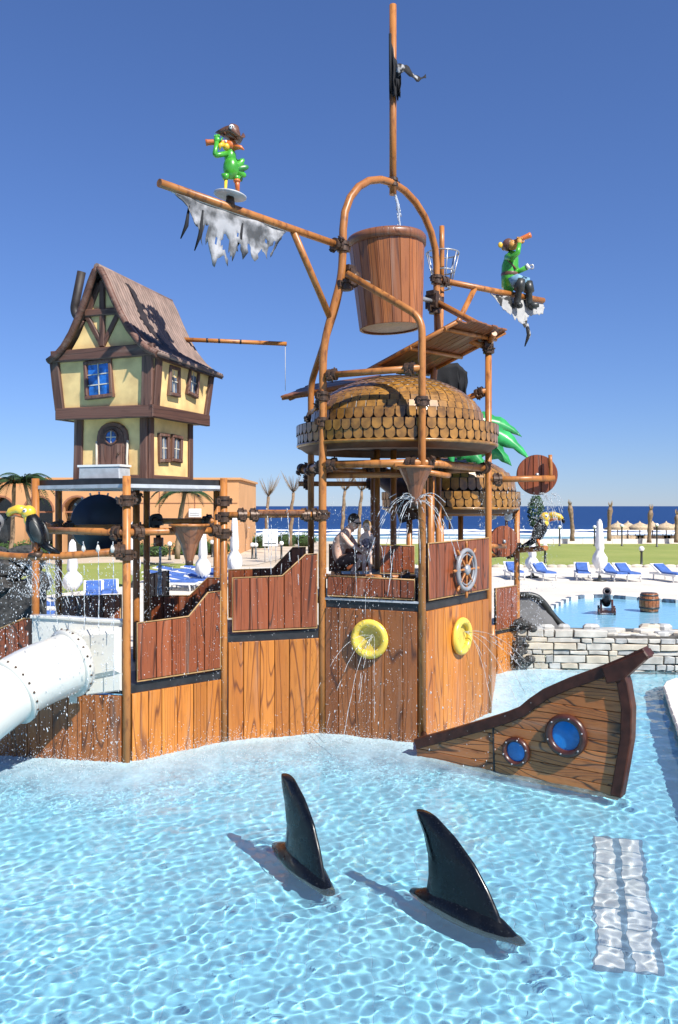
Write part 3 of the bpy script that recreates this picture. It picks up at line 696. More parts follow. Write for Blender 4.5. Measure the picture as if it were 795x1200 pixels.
def clamp_mesh():
    mb = MB().lathe([(.058, -.075), (.088, -.07), (.088, -.02), (.072, -.015), (.072, .015), (.088, .02), (.088, .07), (.058, .075)], 14, None, True, False)
    for a in (0, math.pi): mb.box((.1*math.cos(a), .1*math.sin(a), 0), (.07, .05, .09)); mb.tube([(.105*math.cos(a), -.06, .02), (.105*math.cos(a), .06, .02)], .012, 6)
    return mb.mesh('clamp', 'clamp')
CL = clamp_mesh()
def clampat(parent, p, dr=(0, 0, 1), s=1.):
    z = V(dr).normalized(); x = z.orthogonal().normalized(); M = frame(p, x, z.cross(x), z)
    return link(CL, 'clamp', parent, M@Matrix.Scale(s, 4))
def rail(parent, a, b_, r=PIPE*.92, clamps=True):
    a, b_ = V(a), V(b_); pipe('rail', [a, b_], parent, r); dr = (b_-a).normalized()
    if clamps: clampat(parent, a+dr*.16, dr); clampat(parent, b_-dr*.16, dr)
def post(parent, p, z1, z0=FLOOR, r=PIPE): return pipe('post', [V((p.x, p.y, z0)), V((p.x, p.y, z1))], parent, r)
def at(p, z): return V((p.x, p.y, z))
def slab(name, pts, z0, z1, mat, parent): return MB().prism([(p[0], p[1]) for p in pts], z0, z1).build(name, mat, parent)

# ---- frame that carries the house
fa = thing('house_platform', 'brown pipe platform with black roof slab carrying the crooked house', 'platform', (-3, 12.7, 0))
ZR = 3.78
for p in (P0, P1, PL): post(fa, p, ZR+.02)
for p in (PR1, PR2, PR3, PR4): post(fa, p, ZR-.12)
slab('roof_slab', [P0+V((.02, .05, 0)), P1+V((-.04, .02, 0)), PR4+V((.1, .1, 0)), (-3.2, 14.3), PR1+V((0, .1, 0)), PL+V((.05, .03, 0))], ZR-.10, ZR-.005, 'deck_edge', fa)
slab('slab_rim', [P0+V((.02, -.0, 0)), P1+V((-.02, 0, 0)), PR4+V((.14, .14, 0)), (-3.2, 14.36), PR1+V((-.04, .14, 0)), PL+V((.0, 0, 0))], ZR-.135, ZR-.085, 'grey_paint', fa)
slab('deck', [P0, P1, PR4, (-3.2, 14.3), PR1, PL, (-4.8, 11.8)], .90, 1.02, 'deck_edge', fa)
zr = 3.05
rail(fa, at(P0, zr), at(P1, zr)); rail(fa, at(PL, zr), at(P0, zr)); rail(fa, at(PR2, zr+.45), at(P0, zr+.45)); rail(fa, at(PR4, zr+.1), at(PR3, zr+.1))
rail(fa, at(PL, zr+.02), at(PR1, zr+.02)); rail(fa, at(PR1, zr), at(PR3, zr))
clampat(fa, at(P1, 3.47), (0, 0, 1)); clampat(fa, at(P0, 3.47), (0, 0, 1)); clampat(fa, at(P1, 3.0)); clampat(fa, at(P0, 2.75)); clampat(fa, at(P1, 3.24))
# curved spray pipe with small white nozzles
sp = [W(-30, 644, 11.5), W(0, 651, 11.3), W(30, 653, 11.2), W(80, 651, 11.15), W(120, 648, 11.2), W(146, 645, 11.3)]
sprayer = thing('spray_pipe', 'curved brown spray pipe with white nozzles below the toucan', 'spray pipe', sp[2])
MB().tube(rounded(sp, .3), .05, 12).build('pipe', 'pipe', sprayer)
for px in (58, 98, 115, 132): q_ = W(px, 643, 11.17); MB().lathe([(.022, -.05), (.03, 0), (.012, .05)], 8, Matrix.Translation(q_)).build('nozzle', 'white_plastic', sprayer)
clampat(sprayer, W(141, 645.5, 11.28), (1, .1, 0))

# ---- bridge between the house platform and the tower
fb_ = thing('bridge_deck', 'black stepped bridge deck between house platform and domed tower', 'deck', (-1, 13.3, 0))
slab('deck', [P1, P2, P7, PR4], 1.42, 1.54, 'deck_edge', fb_)
MB().box((0, 0, 0), (.01, .01, .01), Matrix.Translation((-1.2, 13.4, 1.45))).build('bracket', 'deck_edge', fb_)
tb = thing('trough_sprinkler', 'red brown trough hung on a pipe with two small water jets', 'sprinkler', W(322, 602, 12.6))
pipe('rail', [at(P1, 3.27), at(P2, 3.27)], tb, .045)
dr = (P2-P1).normalized()
for s_ in (.18, .30, .82, .93): clampat(tb, at(P1.lerp(P2, s_), 3.27), dr, .9)
A_, B_ = at(P1.lerp(P2, .33), 3.33), at(P1.lerp(P2, .80), 3.33)
Mx = frame(A_, dr, V((0, 0, 1)), dr.cross(V((0, 0, 1)))); ln = (B_-A_).length
tr = MB(); n = 10
ou = [(.085*math.cos(math.pi+math.pi*k/n), .085*math.sin(math.pi+math.pi*k/n)) for k in range(n+1)]; inn = [(.07*math.cos(math.pi+math.pi*k/n), .07*math.sin(math.pi+math.pi*k/n)) for k in range(n+1)][::-1]
tr.prism(ou+inn, 0, ln, frame(A_, dr.cross(V((0, 0, 1))), V((0, 0, 1)), dr)); tr.build('trough', 'funnel_wood', tb)
MB().box((ln/2, .005, 0), (ln, .02, .15), Mx).build('lip', 'pipe', tb)

# ---- frame of the domed tower with arch and yards
ft = thing('tower_frame', 'tall brown pipe frame of the domed tower with arch and yards', 'tower frame', (.94, 13.9, 0))
YZ = 7.30
JL = V((.06, 12.83, YZ)); JR = V((1.68, 14.7, YZ)); arc = []
mid = (JL+JR)/2; hw = (JR-JL).length/2; ud = (JR-JL).normalized()
for k in range(13):
    a = math.pi*k/12; arc.append(V((mid.x, mid.y, 7.55))-ud*hw*math.cos(a)+V((0, 0, 1.06*math.sin(a))))
MB().tube(rounded([at(P2, FLOOR), at(P2, 2.8)]+[V((-.24, 12.83, 5.8)), V((.04, 12.83, 6.85)), V((.06, 12.83, 7.35))], .3)+arc+[V((1.68, 14.7, 7.3)), V((1.70, 14.72, 6.4)), V((1.6, 14.6, 5.4)), V((1.62, 14.6, 4.5))], .06, 14).build('arch', 'pipe', ft)
pipe('post', [at(P7, FLOOR), at(P7, 5.45), V((-.05, 13.35, 6.5)), V((.02, 12.9, 6.72))], ft)
pipe('post', [at(P3, FLOOR), at(P3, 6.1), V((.12, 12.72, 6.86))], ft, PIPE, 'pipe', .22)
pipe('post', [at(P4, FLOOR), at(P4, 6.12)], ft)
for p, z1 in ((P5, 4.4), (P6, 4.4)): post(ft, p, z1)
post(ft, V((.95, 14.9, 0)), 4.5); post(ft, V((.66, 14.85, 0)), 4.5)
pipe('brace', [V((1.66, 14.62, 6.9)), at(P4, 6.3), at(P4, 6.0)], ft)
# yards (level, along the line of the arch) and their braces, mast
YL = V((-2.17, 10.3, YZ)); YR = V((3.88, 16.2, YZ))
pipe('yard', [JL, YL], ft, .052); pipe('yard', [JR, YR], ft, .052)
pipe('brace', [V((-.656, 12.04, YZ)), V((-.13, 12.83, 6.22))], ft, .05)
pipe('brace', [V((2.43, 15.22, YZ)), V((1.72, 14.72, 5.9))], ft, .05)
top = V((mid.x, mid.y, 8.6)); pipe('mast', [top-V((0, 0, .18)), V((mid.x, mid.y, 11.48))], ft, .058)
clampat(ft, top+V((0, 0, .02)), (0, 0, 1), .95); clampat(ft, JL+(YL-JL).normalized()*.14, YL-JL); clampat(ft, JL, (0, 0, 1), 1.05); clampat(ft, JR, (0, 0, 1), 1.05); clampat(ft, JR+(YR-JR).normalized()*.16, YR-JR)
pipe('pole', [W(518, 330, 15.2), W(518, 265, 15.2)], ft, .045)
pipe('pole', [W(518, 330, 15.2), W(516, 430, 15.0)], ft, .045)
# ring rails
zq = 4.02
for a, b_ in ((P7, P2), (P2, P3), (P3, P4)): rail(ft, at(a, zq), at(b_, zq), .058)
rail(ft, at(P2, zq-.16)+V((0, .12, 0)), at(P3, zq-.16)+V((0, .12, 0)), .045, False)
rail(ft, at(P4, zq), at(P5, zq)); rail(ft, at(P5, zq), at(P6, zq)); rail(ft, at(P6, zq), at(P7, zq))
rail(ft, at(P2, 5.36), at(P3, 5.36)+V((-.02, .0, .02)), .05); rail(ft, at(P4, 5.32), V((1.62, 14.6, 5.0)), .05); rail(ft, at(P7, 4.9), at(P2, 5.0), .045)
for p, z in ((P2, 4.66), (P3, 4.9), (P4, 4.62), (P2, 3.27), (P7, 4.85), (P2, 5.05), (P4, 5.98)): clampat(ft, at(p, z))
slab('deck', [P2, P3, P4, P5, P6, P7], 1.88, 2.0, 'deck_edge', ft)
slab('upper_deck', [(-.1, 13.15), (1.2, 13.1), (1.9, 14.2), (1.5, 15.1), (0, 15.1)], 2.0, 2.30, 'deck_edge', ft)
rail(ft, V((-.2, 13.0, 2.33)), V((1.15, 12.75, 2.33)), .04)
slab('deck_lip', [P2+V((.03, -.04, 0)), P3+V((0, -.04, 0)), P3+V((0, .03, 0)), P2+V((.03, .03, 0))], 2.0, 2.03, 'grey_paint', ft)
# dark horizontal bars of the far frame seen under the dome
rail(ft, W(350, 567, 15.4), W(444, 567, 15.6), .045); rail(ft, W(352, 548, 15.2), W(366, 556, 14.4), .045)
rail(ft, W(570, 655, 15.2), W(500, 655, 15.4), .045)

# ---- plank-clad base walls, each plank a piece
def profile_z(prof, u):
    for (u0, z0), (u1, z1) in zip(prof, prof[1:]):
        if u0 <= u <= u1: return z0+(z1-z0)*(u-u0)/max(1e-6, u1-u0)
    return prof[-1][1] if u > prof[-1][0] else prof[0][1]
def plank_wall(name, label, cat, A, B, z0, prof, wid, mat, thick=.035, group=None, gap=.008, backing='black_trim', off=0, trim=False, a=.06, b_=.06, jit=.004):
    """planks side by side from A to B; prof = top line [(fraction, z), ...]"""
    L_ = (V((B[0], B[1], 0))-V((A[0], A[1], 0))).length; u0, u1 = a, L_-b_; prof = [(u0+f*(u1-u0), z) for f, z in prof]
    M = upframe(A, B, 0, off); t = thing(name, label, cat, M@V((L_/2, z0, 0)), group); rr = random.Random(hash(label) & 0 or len(label)*7+int(A[0]*100))
    n = max(1, round((u1-u0)/wid)); cuts = [u0+(u1-u0)*k/n for k in range(n+1)]
    for k in range(1, n): cuts[k] += rr.uniform(-.12, .12)*wid
    outl = [(u0, z0)]+[(u1, z0)]+[p for p in prof[::-1]]
    MB().prism(outl, -.03, -.002, M).build('backing', backing, t)
    for k in range(n):
        a0, a1 = cuts[k]+gap/2, cuts[k+1]-gap/2
        tops = [(a1, profile_z(prof, a1))]+[(u, z) for u, z in prof[::-1] if a0+.01 < u < a1-.01]+[(a0, profile_z(prof, a0))]
        lift = .016 if trim else 0
        zt = [(u, z-lift) for u, z in tops]
        poly = [(a0-a0, 0), (a1-a0, 0)]+[(u-a0, z-z0-lift) for u, z in zt]
        piece('plank', poly, 0, thick+rr.uniform(-jit, jit), .006, mat, t, M@Matrix.Translation((a0, z0+lift, 0)))
    if trim:   # pale moulded edge all round
        loop = [(u0, z0), (u1, z0)]+prof[::-1]
        MB().tube([M@V((u, z, thick*.6)) for u, z in loop], .012, 6, closed=True).build('edge_trim', 'panel_trim', t)
    return t
gw = 'orange plank walls of the play structure'
plank_wall('plank_wall', 'orange plank wall under the house platform railing', 'wall', P0, P1, -.3, [(0, .90), (1, .90)], .24, 'plank_orange', group=gw)
plank_wall('plank_wall', 'orange plank wall under the bridge between the towers', 'wall', P1, P2, -.3, [(0, 1.42), (1, 1.42)], .25, 'plank_orange', group=gw)
plank_wall('plank_wall', 'orange plank wall with yellow ring below the bathing man', 'wall', P2, P3, -.3, [(0, 1.88), (1, 1.88)], .25, 'plank_shaded_wet', group=gw)
plank_wall('plank_wall', 'orange plank wall with yellow ring below the ship wheel', 'wall', P3, P4, -.3, [(0, 1.88), (1, 1.88)], .26, 'plank_orange', group=gw)
plank_wall('plank_wall', 'shaded brown plank wall below the white tube slide', 'wall', (-7.0, 12.1), P0, -.3, [(0, .85), (1, .88)], .2, 'plank_shaded_wet', group=gw)
B1 = V((3.14, 17.2, 0)); B2 = V((3.74, 17.9, 0))
plank_wall('plank_wall', 'small orange plank wall of the back tower beside the stone wall', 'wall', B1, B2, -.3, [(0, .80), (1, .80)], .22, 'plank_orange', group=gw)
plank_wall('plank_wall', 'plain plank wall on the shaded side of the back tower', 'wall', P4, B1, -.3, [(0, 1.2), (1, .80)], .3, 'plank_orange', group=gw)
# ---- red-brown railing panels
gr = 'dark red railing panels'
plank_wall('railing_panel', 'red-brown railing panel with rising corner beside the white slide', 'railing', P0, P1, 1.06, [(0, 1.84), (.6, 1.86), (.84, 2.17), (1, 2.18)], .27, 'plank_red', .03, gr, .012, off=.03, trim=True, a=.13, b_=.09)
plank_wall('railing_panel', 'red-brown railing panel with rising corner on the bridge', 'railing', P1, P2, 1.58, [(0, 2.36), (.58, 2.37), (.86, 2.68), (1, 2.69)], .25, 'plank_red', .03, gr, .012, off=.03, trim=True, a=.12, b_=.1)
plank_wall('railing_panel', 'low dark railing panel above the left yellow ring', 'railing', P2, P3, 2.06, [(0, 2.36), (1, 2.34)], .24, 'plank_red', .03, gr, .012, off=.02, trim=True, a=.1, b_=.1)
plank_wall('railing_panel', 'red-brown railing panel carrying the ship wheel', 'railing', P3, P4, 2.04, [(0, 2.86), (1, 2.88)], .24, 'plank_red', .03, gr, .012, off=.03, trim=True, a=.1, b_=.1)
plank_wall('railing_panel', 'red-brown panel behind the squatting man', 'railing', W(386, 0, 13.75), W(432, 0, 13.75), 2.36, [(0, 2.78), (1, 2.78)], .2, 'plank_red', .03, gr, .012, trim=True, a=0, b_=0)
plank_wall('railing_panel', 'red-brown panel right of the bathing child', 'railing', W(446, 0, 13.2), W(486, 0, 13.1), 2.36, [(0, 2.79), (1, 2.79)], .2, 'plank_red', .03, gr, .012, trim=True, a=0, b_=0)
plank_wall('railing_panel', 'dark railing panel at the rear of the house platform', 'railing', W(74, 0, 13.6), W(142, 0, 13.3), 1.02, [(0, 1.96), (1, 2.02)], .25, 'plank_red', .03, gr, .012, trim=True, a=0, b_=0)
plank_wall('railing_panel', 'dark rear railing panel with rising corner seen over the front one', 'railing', W(178, 0, 13.8), W(261, 0, 13.5), 1.02, [(0, 1.95), (.55, 1.97), (.8, 2.26), (1, 2.27)], .25, 'plank_red', .03, gr, .012, trim=True, a=0, b_=0)
plank_wall('railing_panel', 'dark rear railing panel with rising corner behind the bridge', 'railing', W(268, 0, 14.2), W(358, 0, 14.2), 1.54, [(0, 2.34), (.58, 2.36), (.84, 2.71), (1, 2.72)], .25, 'plank_red', .03, gr, .012, trim=True, a=0, b_=0)
plank_wall('railing_panel', 'dark sloping railing panel left of the white slide', 'railing', (-5.3, 11.95), (-4.17, 11.75), .85, [(0, 1.45), (.85, 1.85), (1, 1.86)], .25, 'plank_red', .03, gr, .012, trim=True, a=0, b_=0)
plank_wall('railing_panel', 'red-brown railing panel of the back tower beside the round plank disc', 'railing', B1, B2, .88, [(0, 1.74), (1, 1.74)], .22, 'plank_red', .03, gr, .012, trim=True, a=.02, b_=.05)
plank_wall('railing_panel', 'short red panel standing behind the hanging wooden cone', 'railing', W(174, 0, 15.0), W(197, 0, 14.6), 1.0, [(0, 2.2), (1, 2.3)], .12, 'plank_red', .03, gr, .012, trim=True, a=0, b_=0)

# ---- crooked half-timbered house
hf = V((math.cos(R(20)), -math.sin(R(20)), 0)); hs = V((math.sin(R(20)), math.cos(R(20)), 0))
MH = frame(V((-3.03, 12.70, ZR-.005)), hf, hs, V((0, 0, 1)))
hs_ = thing('crooked_house', 'crooked half-timbered toy house with cream walls and flared roof', 'house', M=MH)
def hp(pts, mat, name, par=None):   # convex hull-like frustum between two rectangles given as (z, x0, x1, y0, y1)
    (z0, a0, a1, b0, b1), (z1, c0, c1, d0, d1) = pts
    vs = [(a0, b0, z0), (a1, b0, z0), (a1, b1, z0), (a0, b1, z0), (c0, d0, z1), (c1, d0, z1), (c1, d1, z1), (c0, d1, z1)]
    return MB().add(vs, [(3, 2, 1, 0), (4, 5, 6, 7), (0, 1, 5, 4), (1, 2, 6, 5), (2, 3, 7, 6), (3, 0, 4, 7)]).build(name, mat, par or hs_, MH)
hp([(0, -.60, .60, -.60, .60), (.90, -.58, .60, -.60, .60)], 'plaster', 'lower_wall')
hp([(.87, -.76, .76, -.76, .76), (1.74, -.83, .85, -.82, .83)], 'plaster', 'upper_wall')
def bar(a, b_, wd, th, out, par=None, mat='timber', name='beam'):
    """timber from a to b (house coordinates) lying on a face with outward direction out"""
    a, b_, out = V(a), V(b_), V(out).normalized(); y = (b_-a).normalized(); x = y.cross(out).normalized(); z = x.cross(y); ln = (b_-a).length
    rr = rnd
    poly = [(-wd/2, 0), (wd/2, 0), (wd/2*rr.uniform(.9, 1.1), ln/2), (wd/2, ln), (-wd/2, ln), (-wd/2*rr.uniform(.9, 1.1), ln/2)]
    return piece(name, poly, -.02, th, .012, mat, par or hs_, MH@frame(a, x, y, z))
F_, S_ = (0, -1, 0), (1, 0, 0)
fy = -.60
for x in (-.55, .54): bar((x, fy, 0), (x+(.02 if x < 0 else 0), fy, .9), .12, .035, F_)
for y in (-.54, .55): bar((.60, y, 0), (.60, y, .9), .12, .035, S_)
bar((-.6, fy, .03), (.6, fy, .03), .07, .03, F_); bar((.6, -.6, .03), (.6, .6, .03), .07, .03, S_)
bar((-.60, -.58, 0), (-.58, -.58, .9), .12, .035, (-1, 0, 0)); bar((-.6, .55, 0), (-.58, .55, .9), .12, .035, (-1, 0, 0))
# upper storey: sill beams, corner posts, top plates
bar((-.80, -.77, .94), (.80, -.77, .93), .17, .05, F_); bar((.77, -.82, .93), (.77, .80, .94), .17, .05, S_); bar((-.77, .8, .94), (-.77, -.8, .94), .17, .05, (-1, 0, 0))
bar((-.74, -.775, 1.0), (-.80, -.825, 1.72), .15, .04, (0, -1, -.1)); bar((.70, -.775, 1.0), (.75, -.825, 1.72), .17, .04, (0, -1, -.1))
bar((.775, -.70, 1.0), (.85, -.74, 1.72), .15, .04, (1, 0, -.1)); bar((.775, .72, 1.0), (.85, .78, 1.72), .12, .04, (1, 0, -.1))
bar((-.83, -.83, 1.75), (.86, -.83, 1.76), .16, .06, F_); bar((.845, -.86, 1.685), (.845, .86, 1.66), .09, .05, S_); bar((-.83, .86, 1.68), (-.83, -.86, 1.68), .10, .03, (-1, 0, 0))
# roof: flared (bell-cast) section swept along the ridge, ridge sagging to the back
half = [(.95, 1.70), (.80, 1.77), (.65, 1.89), (.50, 2.07), (.36, 2.30), (.24, 2.53), (.14, 2.75), (.05, 2.91), (0, 2.94)]
def roof_section(y, dz=0., t=0.):
    pts = []
    for x, z in half: pts.append((x-t*.6, z-t))
    pts += [(-x*.88, z) for x, z in [(p[0], p[1]) for p in pts[::-1]][1:]]
    return [(x, y, z+dz) for x, z in pts]
ys = [-.90, -.6, -.2, .2, .6, .95]; dzs = [.0, -.01, -.03, -.04, -.05, -.06]
mb = MB(); secs = [roof_section(y, d_) for y, d_ in zip(ys, dzs)]; n = len(secs[0]); mb.add([p for s in secs for p in s]+[p for y, d_ in zip(ys, dzs) for p in roof_section(y, d_-.05)],
    [(i*n+k, (i+1)*n+k, (i+1)*n+k+1, i*n+k+1) for i in range(len(ys)-1) for k in range(n-1)]+[(len(ys)*n+i*n+k+1, len(ys)*n+(i+1)*n+k+1, len(ys)*n+(i+1)*n+k, len(ys)*n+i*n+k) for i in range(len(ys)-1) for k in range(n-1)])
nn_ = len(ys)*n
mb.add([], [])
for e in (0, len(ys)-1):
    b0 = e*n; mb.f += [(b0+k, b0+k+1, nn_+b0+k+1, nn_+b0+k) for k in range(n-1)]; mb.s += [False]*(n-1)
for i in range(len(ys)-1):
    for k in (0, n-1): mb.f.append((i*n+k, (i+1)*n+k, nn_+(i+1)*n+k, nn_+i*n+k)); mb.s.append(False)
roof = mb.build('roof', 'roof_dark', hs_, MH)
# rounded ribs of the roof covering, each one running from ridge to eave
def on_roof(sx, y, lift):
    dz = np.interp(y, ys, dzs); return [V(((1 if sx > 0 else -.88)*(x+lift*.7), y, z+dz+lift*.6)) for x, z in half]
nr = 26
for sx in (1, -1):
    for k in range(nr):
        y = -.87+1.79*k/(nr-1)
        MB().tube(on_roof(sx, y, .012), [.027]*7+[.028, .02], 7).build('rib', 'roof_sheet', roof, MH)
# dark worn patch along the roof and verge boards
rr = random.Random(4)
def roof_pt(x, y, lift=.045):
    zz = np.interp(x, [p[0] for p in half[::-1]], [p[1] for p in half[::-1]]); return V((x+lift*.8, y, zz+np.interp(y, ys, dzs)+lift*.45))
mb = MB()   # shingles missing down the slope and along the eave: ragged dark strip lying over the ribs
n = 40; vs = []
for k in range(n+1):
    t = k/n; x = .10+.56*t; yc = -.42+.20*t+.05*math.sin(t*9); w_ = .045+.035*math.sin(t*3.1)+(.03 if (k//2) % 2 else 0)*(t > .2); vs += [roof_pt(x, yc-w_), roof_pt(x, yc), roof_pt(x, yc+w_+(.03 if (k//3) % 2 else 0))]
mb.add(vs, [f for k in range(n) for f in ((3*k, 3*k+3, 3*k+4, 3*k+1), (3*k+1, 3*k+4, 3*k+5, 3*k+2))]); vs = []
for k in range(n+1):
    t = k/n; y = -.74+1.62*t; xc = .58+.24*t+.03*math.sin(t*8); w_ = (.055-.035*t)+(.022 if (k//2) % 2 else 0); vs += [roof_pt(xc-w_, y), roof_pt(xc, y), roof_pt(min(.93, xc+w_), y)]
mb.add(vs, [f for k in range(n) for f in ((3*k, 3*k+3, 3*k+4, 3*k+1), (3*k+1, 3*k+4, 3*k+5, 3*k+2))])
mb.build('dark_patch', 'roof_dark', roof, MH)
for sx in (1, -1): MB().tube([V(((1 if sx > 0 else -.88)*x, -.92, z-.02)) for x, z in half], [.05]*7+[.05, .045], 8).build('verge_board', 'timber', roof, MH)
for sx in (1, -1): MB().tube([V(((1 if sx > 0 else -.88)*.935, -.92, 1.70)), V(((1 if sx > 0 else -.88)*.935, .96, 1.64))], .032, 8).build('eave_roll', 'roof_sheet', roof, MH)
MB().tube([V((0, -.95, 2.94)), V((0, 0, 2.91)), V((0, .99, 2.88))], .05, 8).build('ridge_roll', 'roof_sheet', roof, MH)
# gable wall with its timbers
gab = [(x*.97-.03 if x > .1 else 0, z-.05) for x, z in half if z > 1.72]; gab = [(.85, 1.74)]+gab[1:]+[(-x*.88, z) for x, z in gab[1:-1][::-1]]+[(-.85, 1.74)]
MB().prism(gab, -.04, .0, MH@frame(V((0, -.80, 0)), V((1, 0, 0)), V((0, 0, 1)), V((0, -1, 0)))).build('gable_wall', 'plaster', hs_)
MB().prism(gab, -.04, .0, MH@frame(V((0, .86, 0)), V((1, 0, 0)), V((0, 0, 1)), V((0, -1, 0)))).build('gable_wall', 'plaster', hs_)
g = -.80
bar((0, g, 1.85), (0, g, 2.78), .085, .04, F_); bar((-.28, g, 2.34), (.28, g, 2.33), .10, .05, F_); bar((-.26, g, 2.30), (-.01, g, 1.88), .075, .035, F_); bar((.26, g, 2.30), (.01, g, 1.88), .075, .035, F_)
bar((-.70, g, 1.80), (-.33, g, 2.25), .08, .03, F_); bar((.74, g, 1.80), (.36, g, 2.22), .08, .03, F_)
bar((-.29, g, 2.25), (-.05, g, 2.75), .08, .03, F_); bar((.31, g, 2.25), (.05, g, 2.75), .08, .03, F_)
def window(cx, cz, wd, ht_, out, face, cols, rows, skew=0, pm='blue_pane'):
    out = V(out); x = V((0, 0, 1)).cross(out)*1.; x.normalize(); up = out.cross(x).normalized()
    o = V((cx, face, cz)) if abs(out.y) > .5 else V((face, cx, cz))
    M = MH@frame(o, x, up, out)@Matrix.Rotation(R(skew), 4, 'Z')
    fr = MB(); t = .05
    fr.prism([(-wd/2-t, -ht_/2-t), (wd/2+t, -ht_/2-t), (wd/2+t*1.1, -ht_/2), (-wd/2-t, -ht_/2)], -.02, .055, None, .01); fr.prism([(-wd/2-t, ht_/2), (wd/2+t, ht_/2), (wd/2+t, ht_/2+t), (-wd/2-t, ht_/2+t)], -.02, .055, None, .01)
    fr.prism([(-wd/2-t, -ht_/2), (-wd/2, -ht_/2), (-wd/2, ht_/2), (-wd/2-t, ht_/2)], -.02, .053, None, .01); fr.prism([(wd/2, -ht_/2), (wd/2+t, -ht_/2), (wd/2+t, ht_/2), (wd/2, ht_/2)], -.02, .053, None, .01)
    wo = fr.build('window', 'timber', hs_, M)
    for i in range(cols):
        for j in range(rows):
            x0, x1 = -wd/2+wd*i/cols, -wd/2+wd*(i+1)/cols; z0, z1 = -ht_/2+ht_*j/rows, -ht_/2+ht_*(j+1)/rows; b_ = .006
            piece('pane', [(x0+b_, z0+b_), (x1-b_, z0+b_), (x1-b_, z1-b_), (x0+b_, z1-b_)], -.01, .016, .003, pm, wo, M)
    mu = MB()
    for i in range(1, cols): mu.box((-wd/2+wd*i/cols, 0, .014), (.014, ht_, .024))
    for j in range(1, rows): mu.box((0, -ht_/2+ht_*j/rows, .012), (wd, .014, .023))
    mu.build('glazing_bar', 'rope', wo, M)
window(-.06, 1.40, .36, .44, F_, -.80, 2, 3, 3)
window(-.28, 1.40, .19, .33, S_, .805, 2, 2, 0, 'pane_grey'); window(.24, 1.46, .20, .33, S_, .815, 2, 2, -8, 'pane_grey')
window(-.22, .46, .17, .32, S_, .60, 2, 2, 2, 'pane_grey'); window(.13, .47, .19, .30, S_, .60, 2, 2, -3, 'pane_grey')
# arched door
Md = MH@frame(V((.03, fy, 0)), V((1, 0, 0)), V((0, 0, 1)), V((0, -1, 0)))
def arch_poly(hw_, h_, z0=0): return [(-hw_, z0), (hw_, z0), (hw_, h_-hw_*.8)]+[(hw_*math.cos(math.pi*k/8), h_-hw_*.8+hw_*.8*math.sin(math.pi*k/8)) for k in range(1, 8)]+[(-hw_, h_-hw_*.8)]
MB().prism(arch_poly(.26, .82), -.01, .035, Md, .012).build('door_frame', 'timber', hs_)
door = MB().prism(arch_poly(.20, .76, .02), 0, .046, Md, .008).build('door', 'timber', hs_)
for k in range(4): piece('plank', [(-.18+.09*k+.004, .03), (-.09+.09*k-.004, .03), (-.09+.09*k-.004, .5), (-.18+.09*k+.004, .5)], .04, .056, .004, 'timber', door, Md)
Mw = Md@Matrix.Translation((0, .60, .045)); MB().lathe([(.0, .004), (.095, .004)], 18, Mw, False, False).build('round_pane', 'blue_pane', door)
MB().tube([Mw@V((.1*math.cos(2*math.pi*k/18), .1*math.sin(2*math.pi*k/18), .01)) for k in range(18)], .016, 6, closed=True).build('pane_ring', 'timber', door)
mb = MB(); mb.box((0, 0, .01), (.19, .012, .012), Mw); mb.box((0, 0, .011), (.012, .19, .012), Mw); mb.build('glazing_bar', 'rope', door)
MB().ell(Md@V((.13, .36, .07)), (.018, .018, .018), 8, 6).build('handle', 'clamp', door)
for k in (-.26, .26): MB().tube([Md@V((k, .01, .03)), Md@V((k*.97, .3, .04)), Md@V((k, .55, .03))], .018, 6).build('jamb_roll', 'rope', hs_)
# grey step box before the door
st = thing('step_box', 'pale grey step box before the arched door of the toy house', 'step', MH@V((0, -.78, 0)))
MB().prism([(-.34, 0), (.34, 0), (.33, .17), (-.33, .17)], 0, .26, MH@frame(V((0, -.64, 0)), V((1, 0, 0)), V((0, 0, 1)), V((0, -1, 0))), .012).build('box', 'grey_paint', st)
MB().box((0, -.77, .185), (.70, .28, .03), MH).build('lid', 'white_paint', st)
# bent stove pipe
cp = [(-.25, -.35, 2.36), (-.68, -.37, 2.34), (-.82, -.37, 2.50), (-.74, -.37, 2.80), (-.68, -.37, 3.08)]
MB().tube(rounded([V(p) for p in cp[:3]]+[V(cp[4])], .1), .064, 12).build('chimney', 'roof_dark', hs_, MH)
# fishing pole sticking out behind the roof
p0, p1 = W(196, 397, 13.2), W(336, 403, 13.6)
fp = thing('fishing_pole', 'tan horizontal pole with black bands sticking out behind the toy house', 'pole', p0)
pipe('pole', [p0, p1], fp, .034, 'pipe'); dr = (p1-p0).normalized()
for s_ in (.32, .42, .6): MB().tube([p0.lerp(p1, s_), p0.lerp(p1, s_+.015)], .037, 10).build('band', 'black_trim', fp)
MB().tube([p1-dr*.02, p1-dr*.02-V((0, 0, .75))], .004, 5).build('line', 'rope', fp)
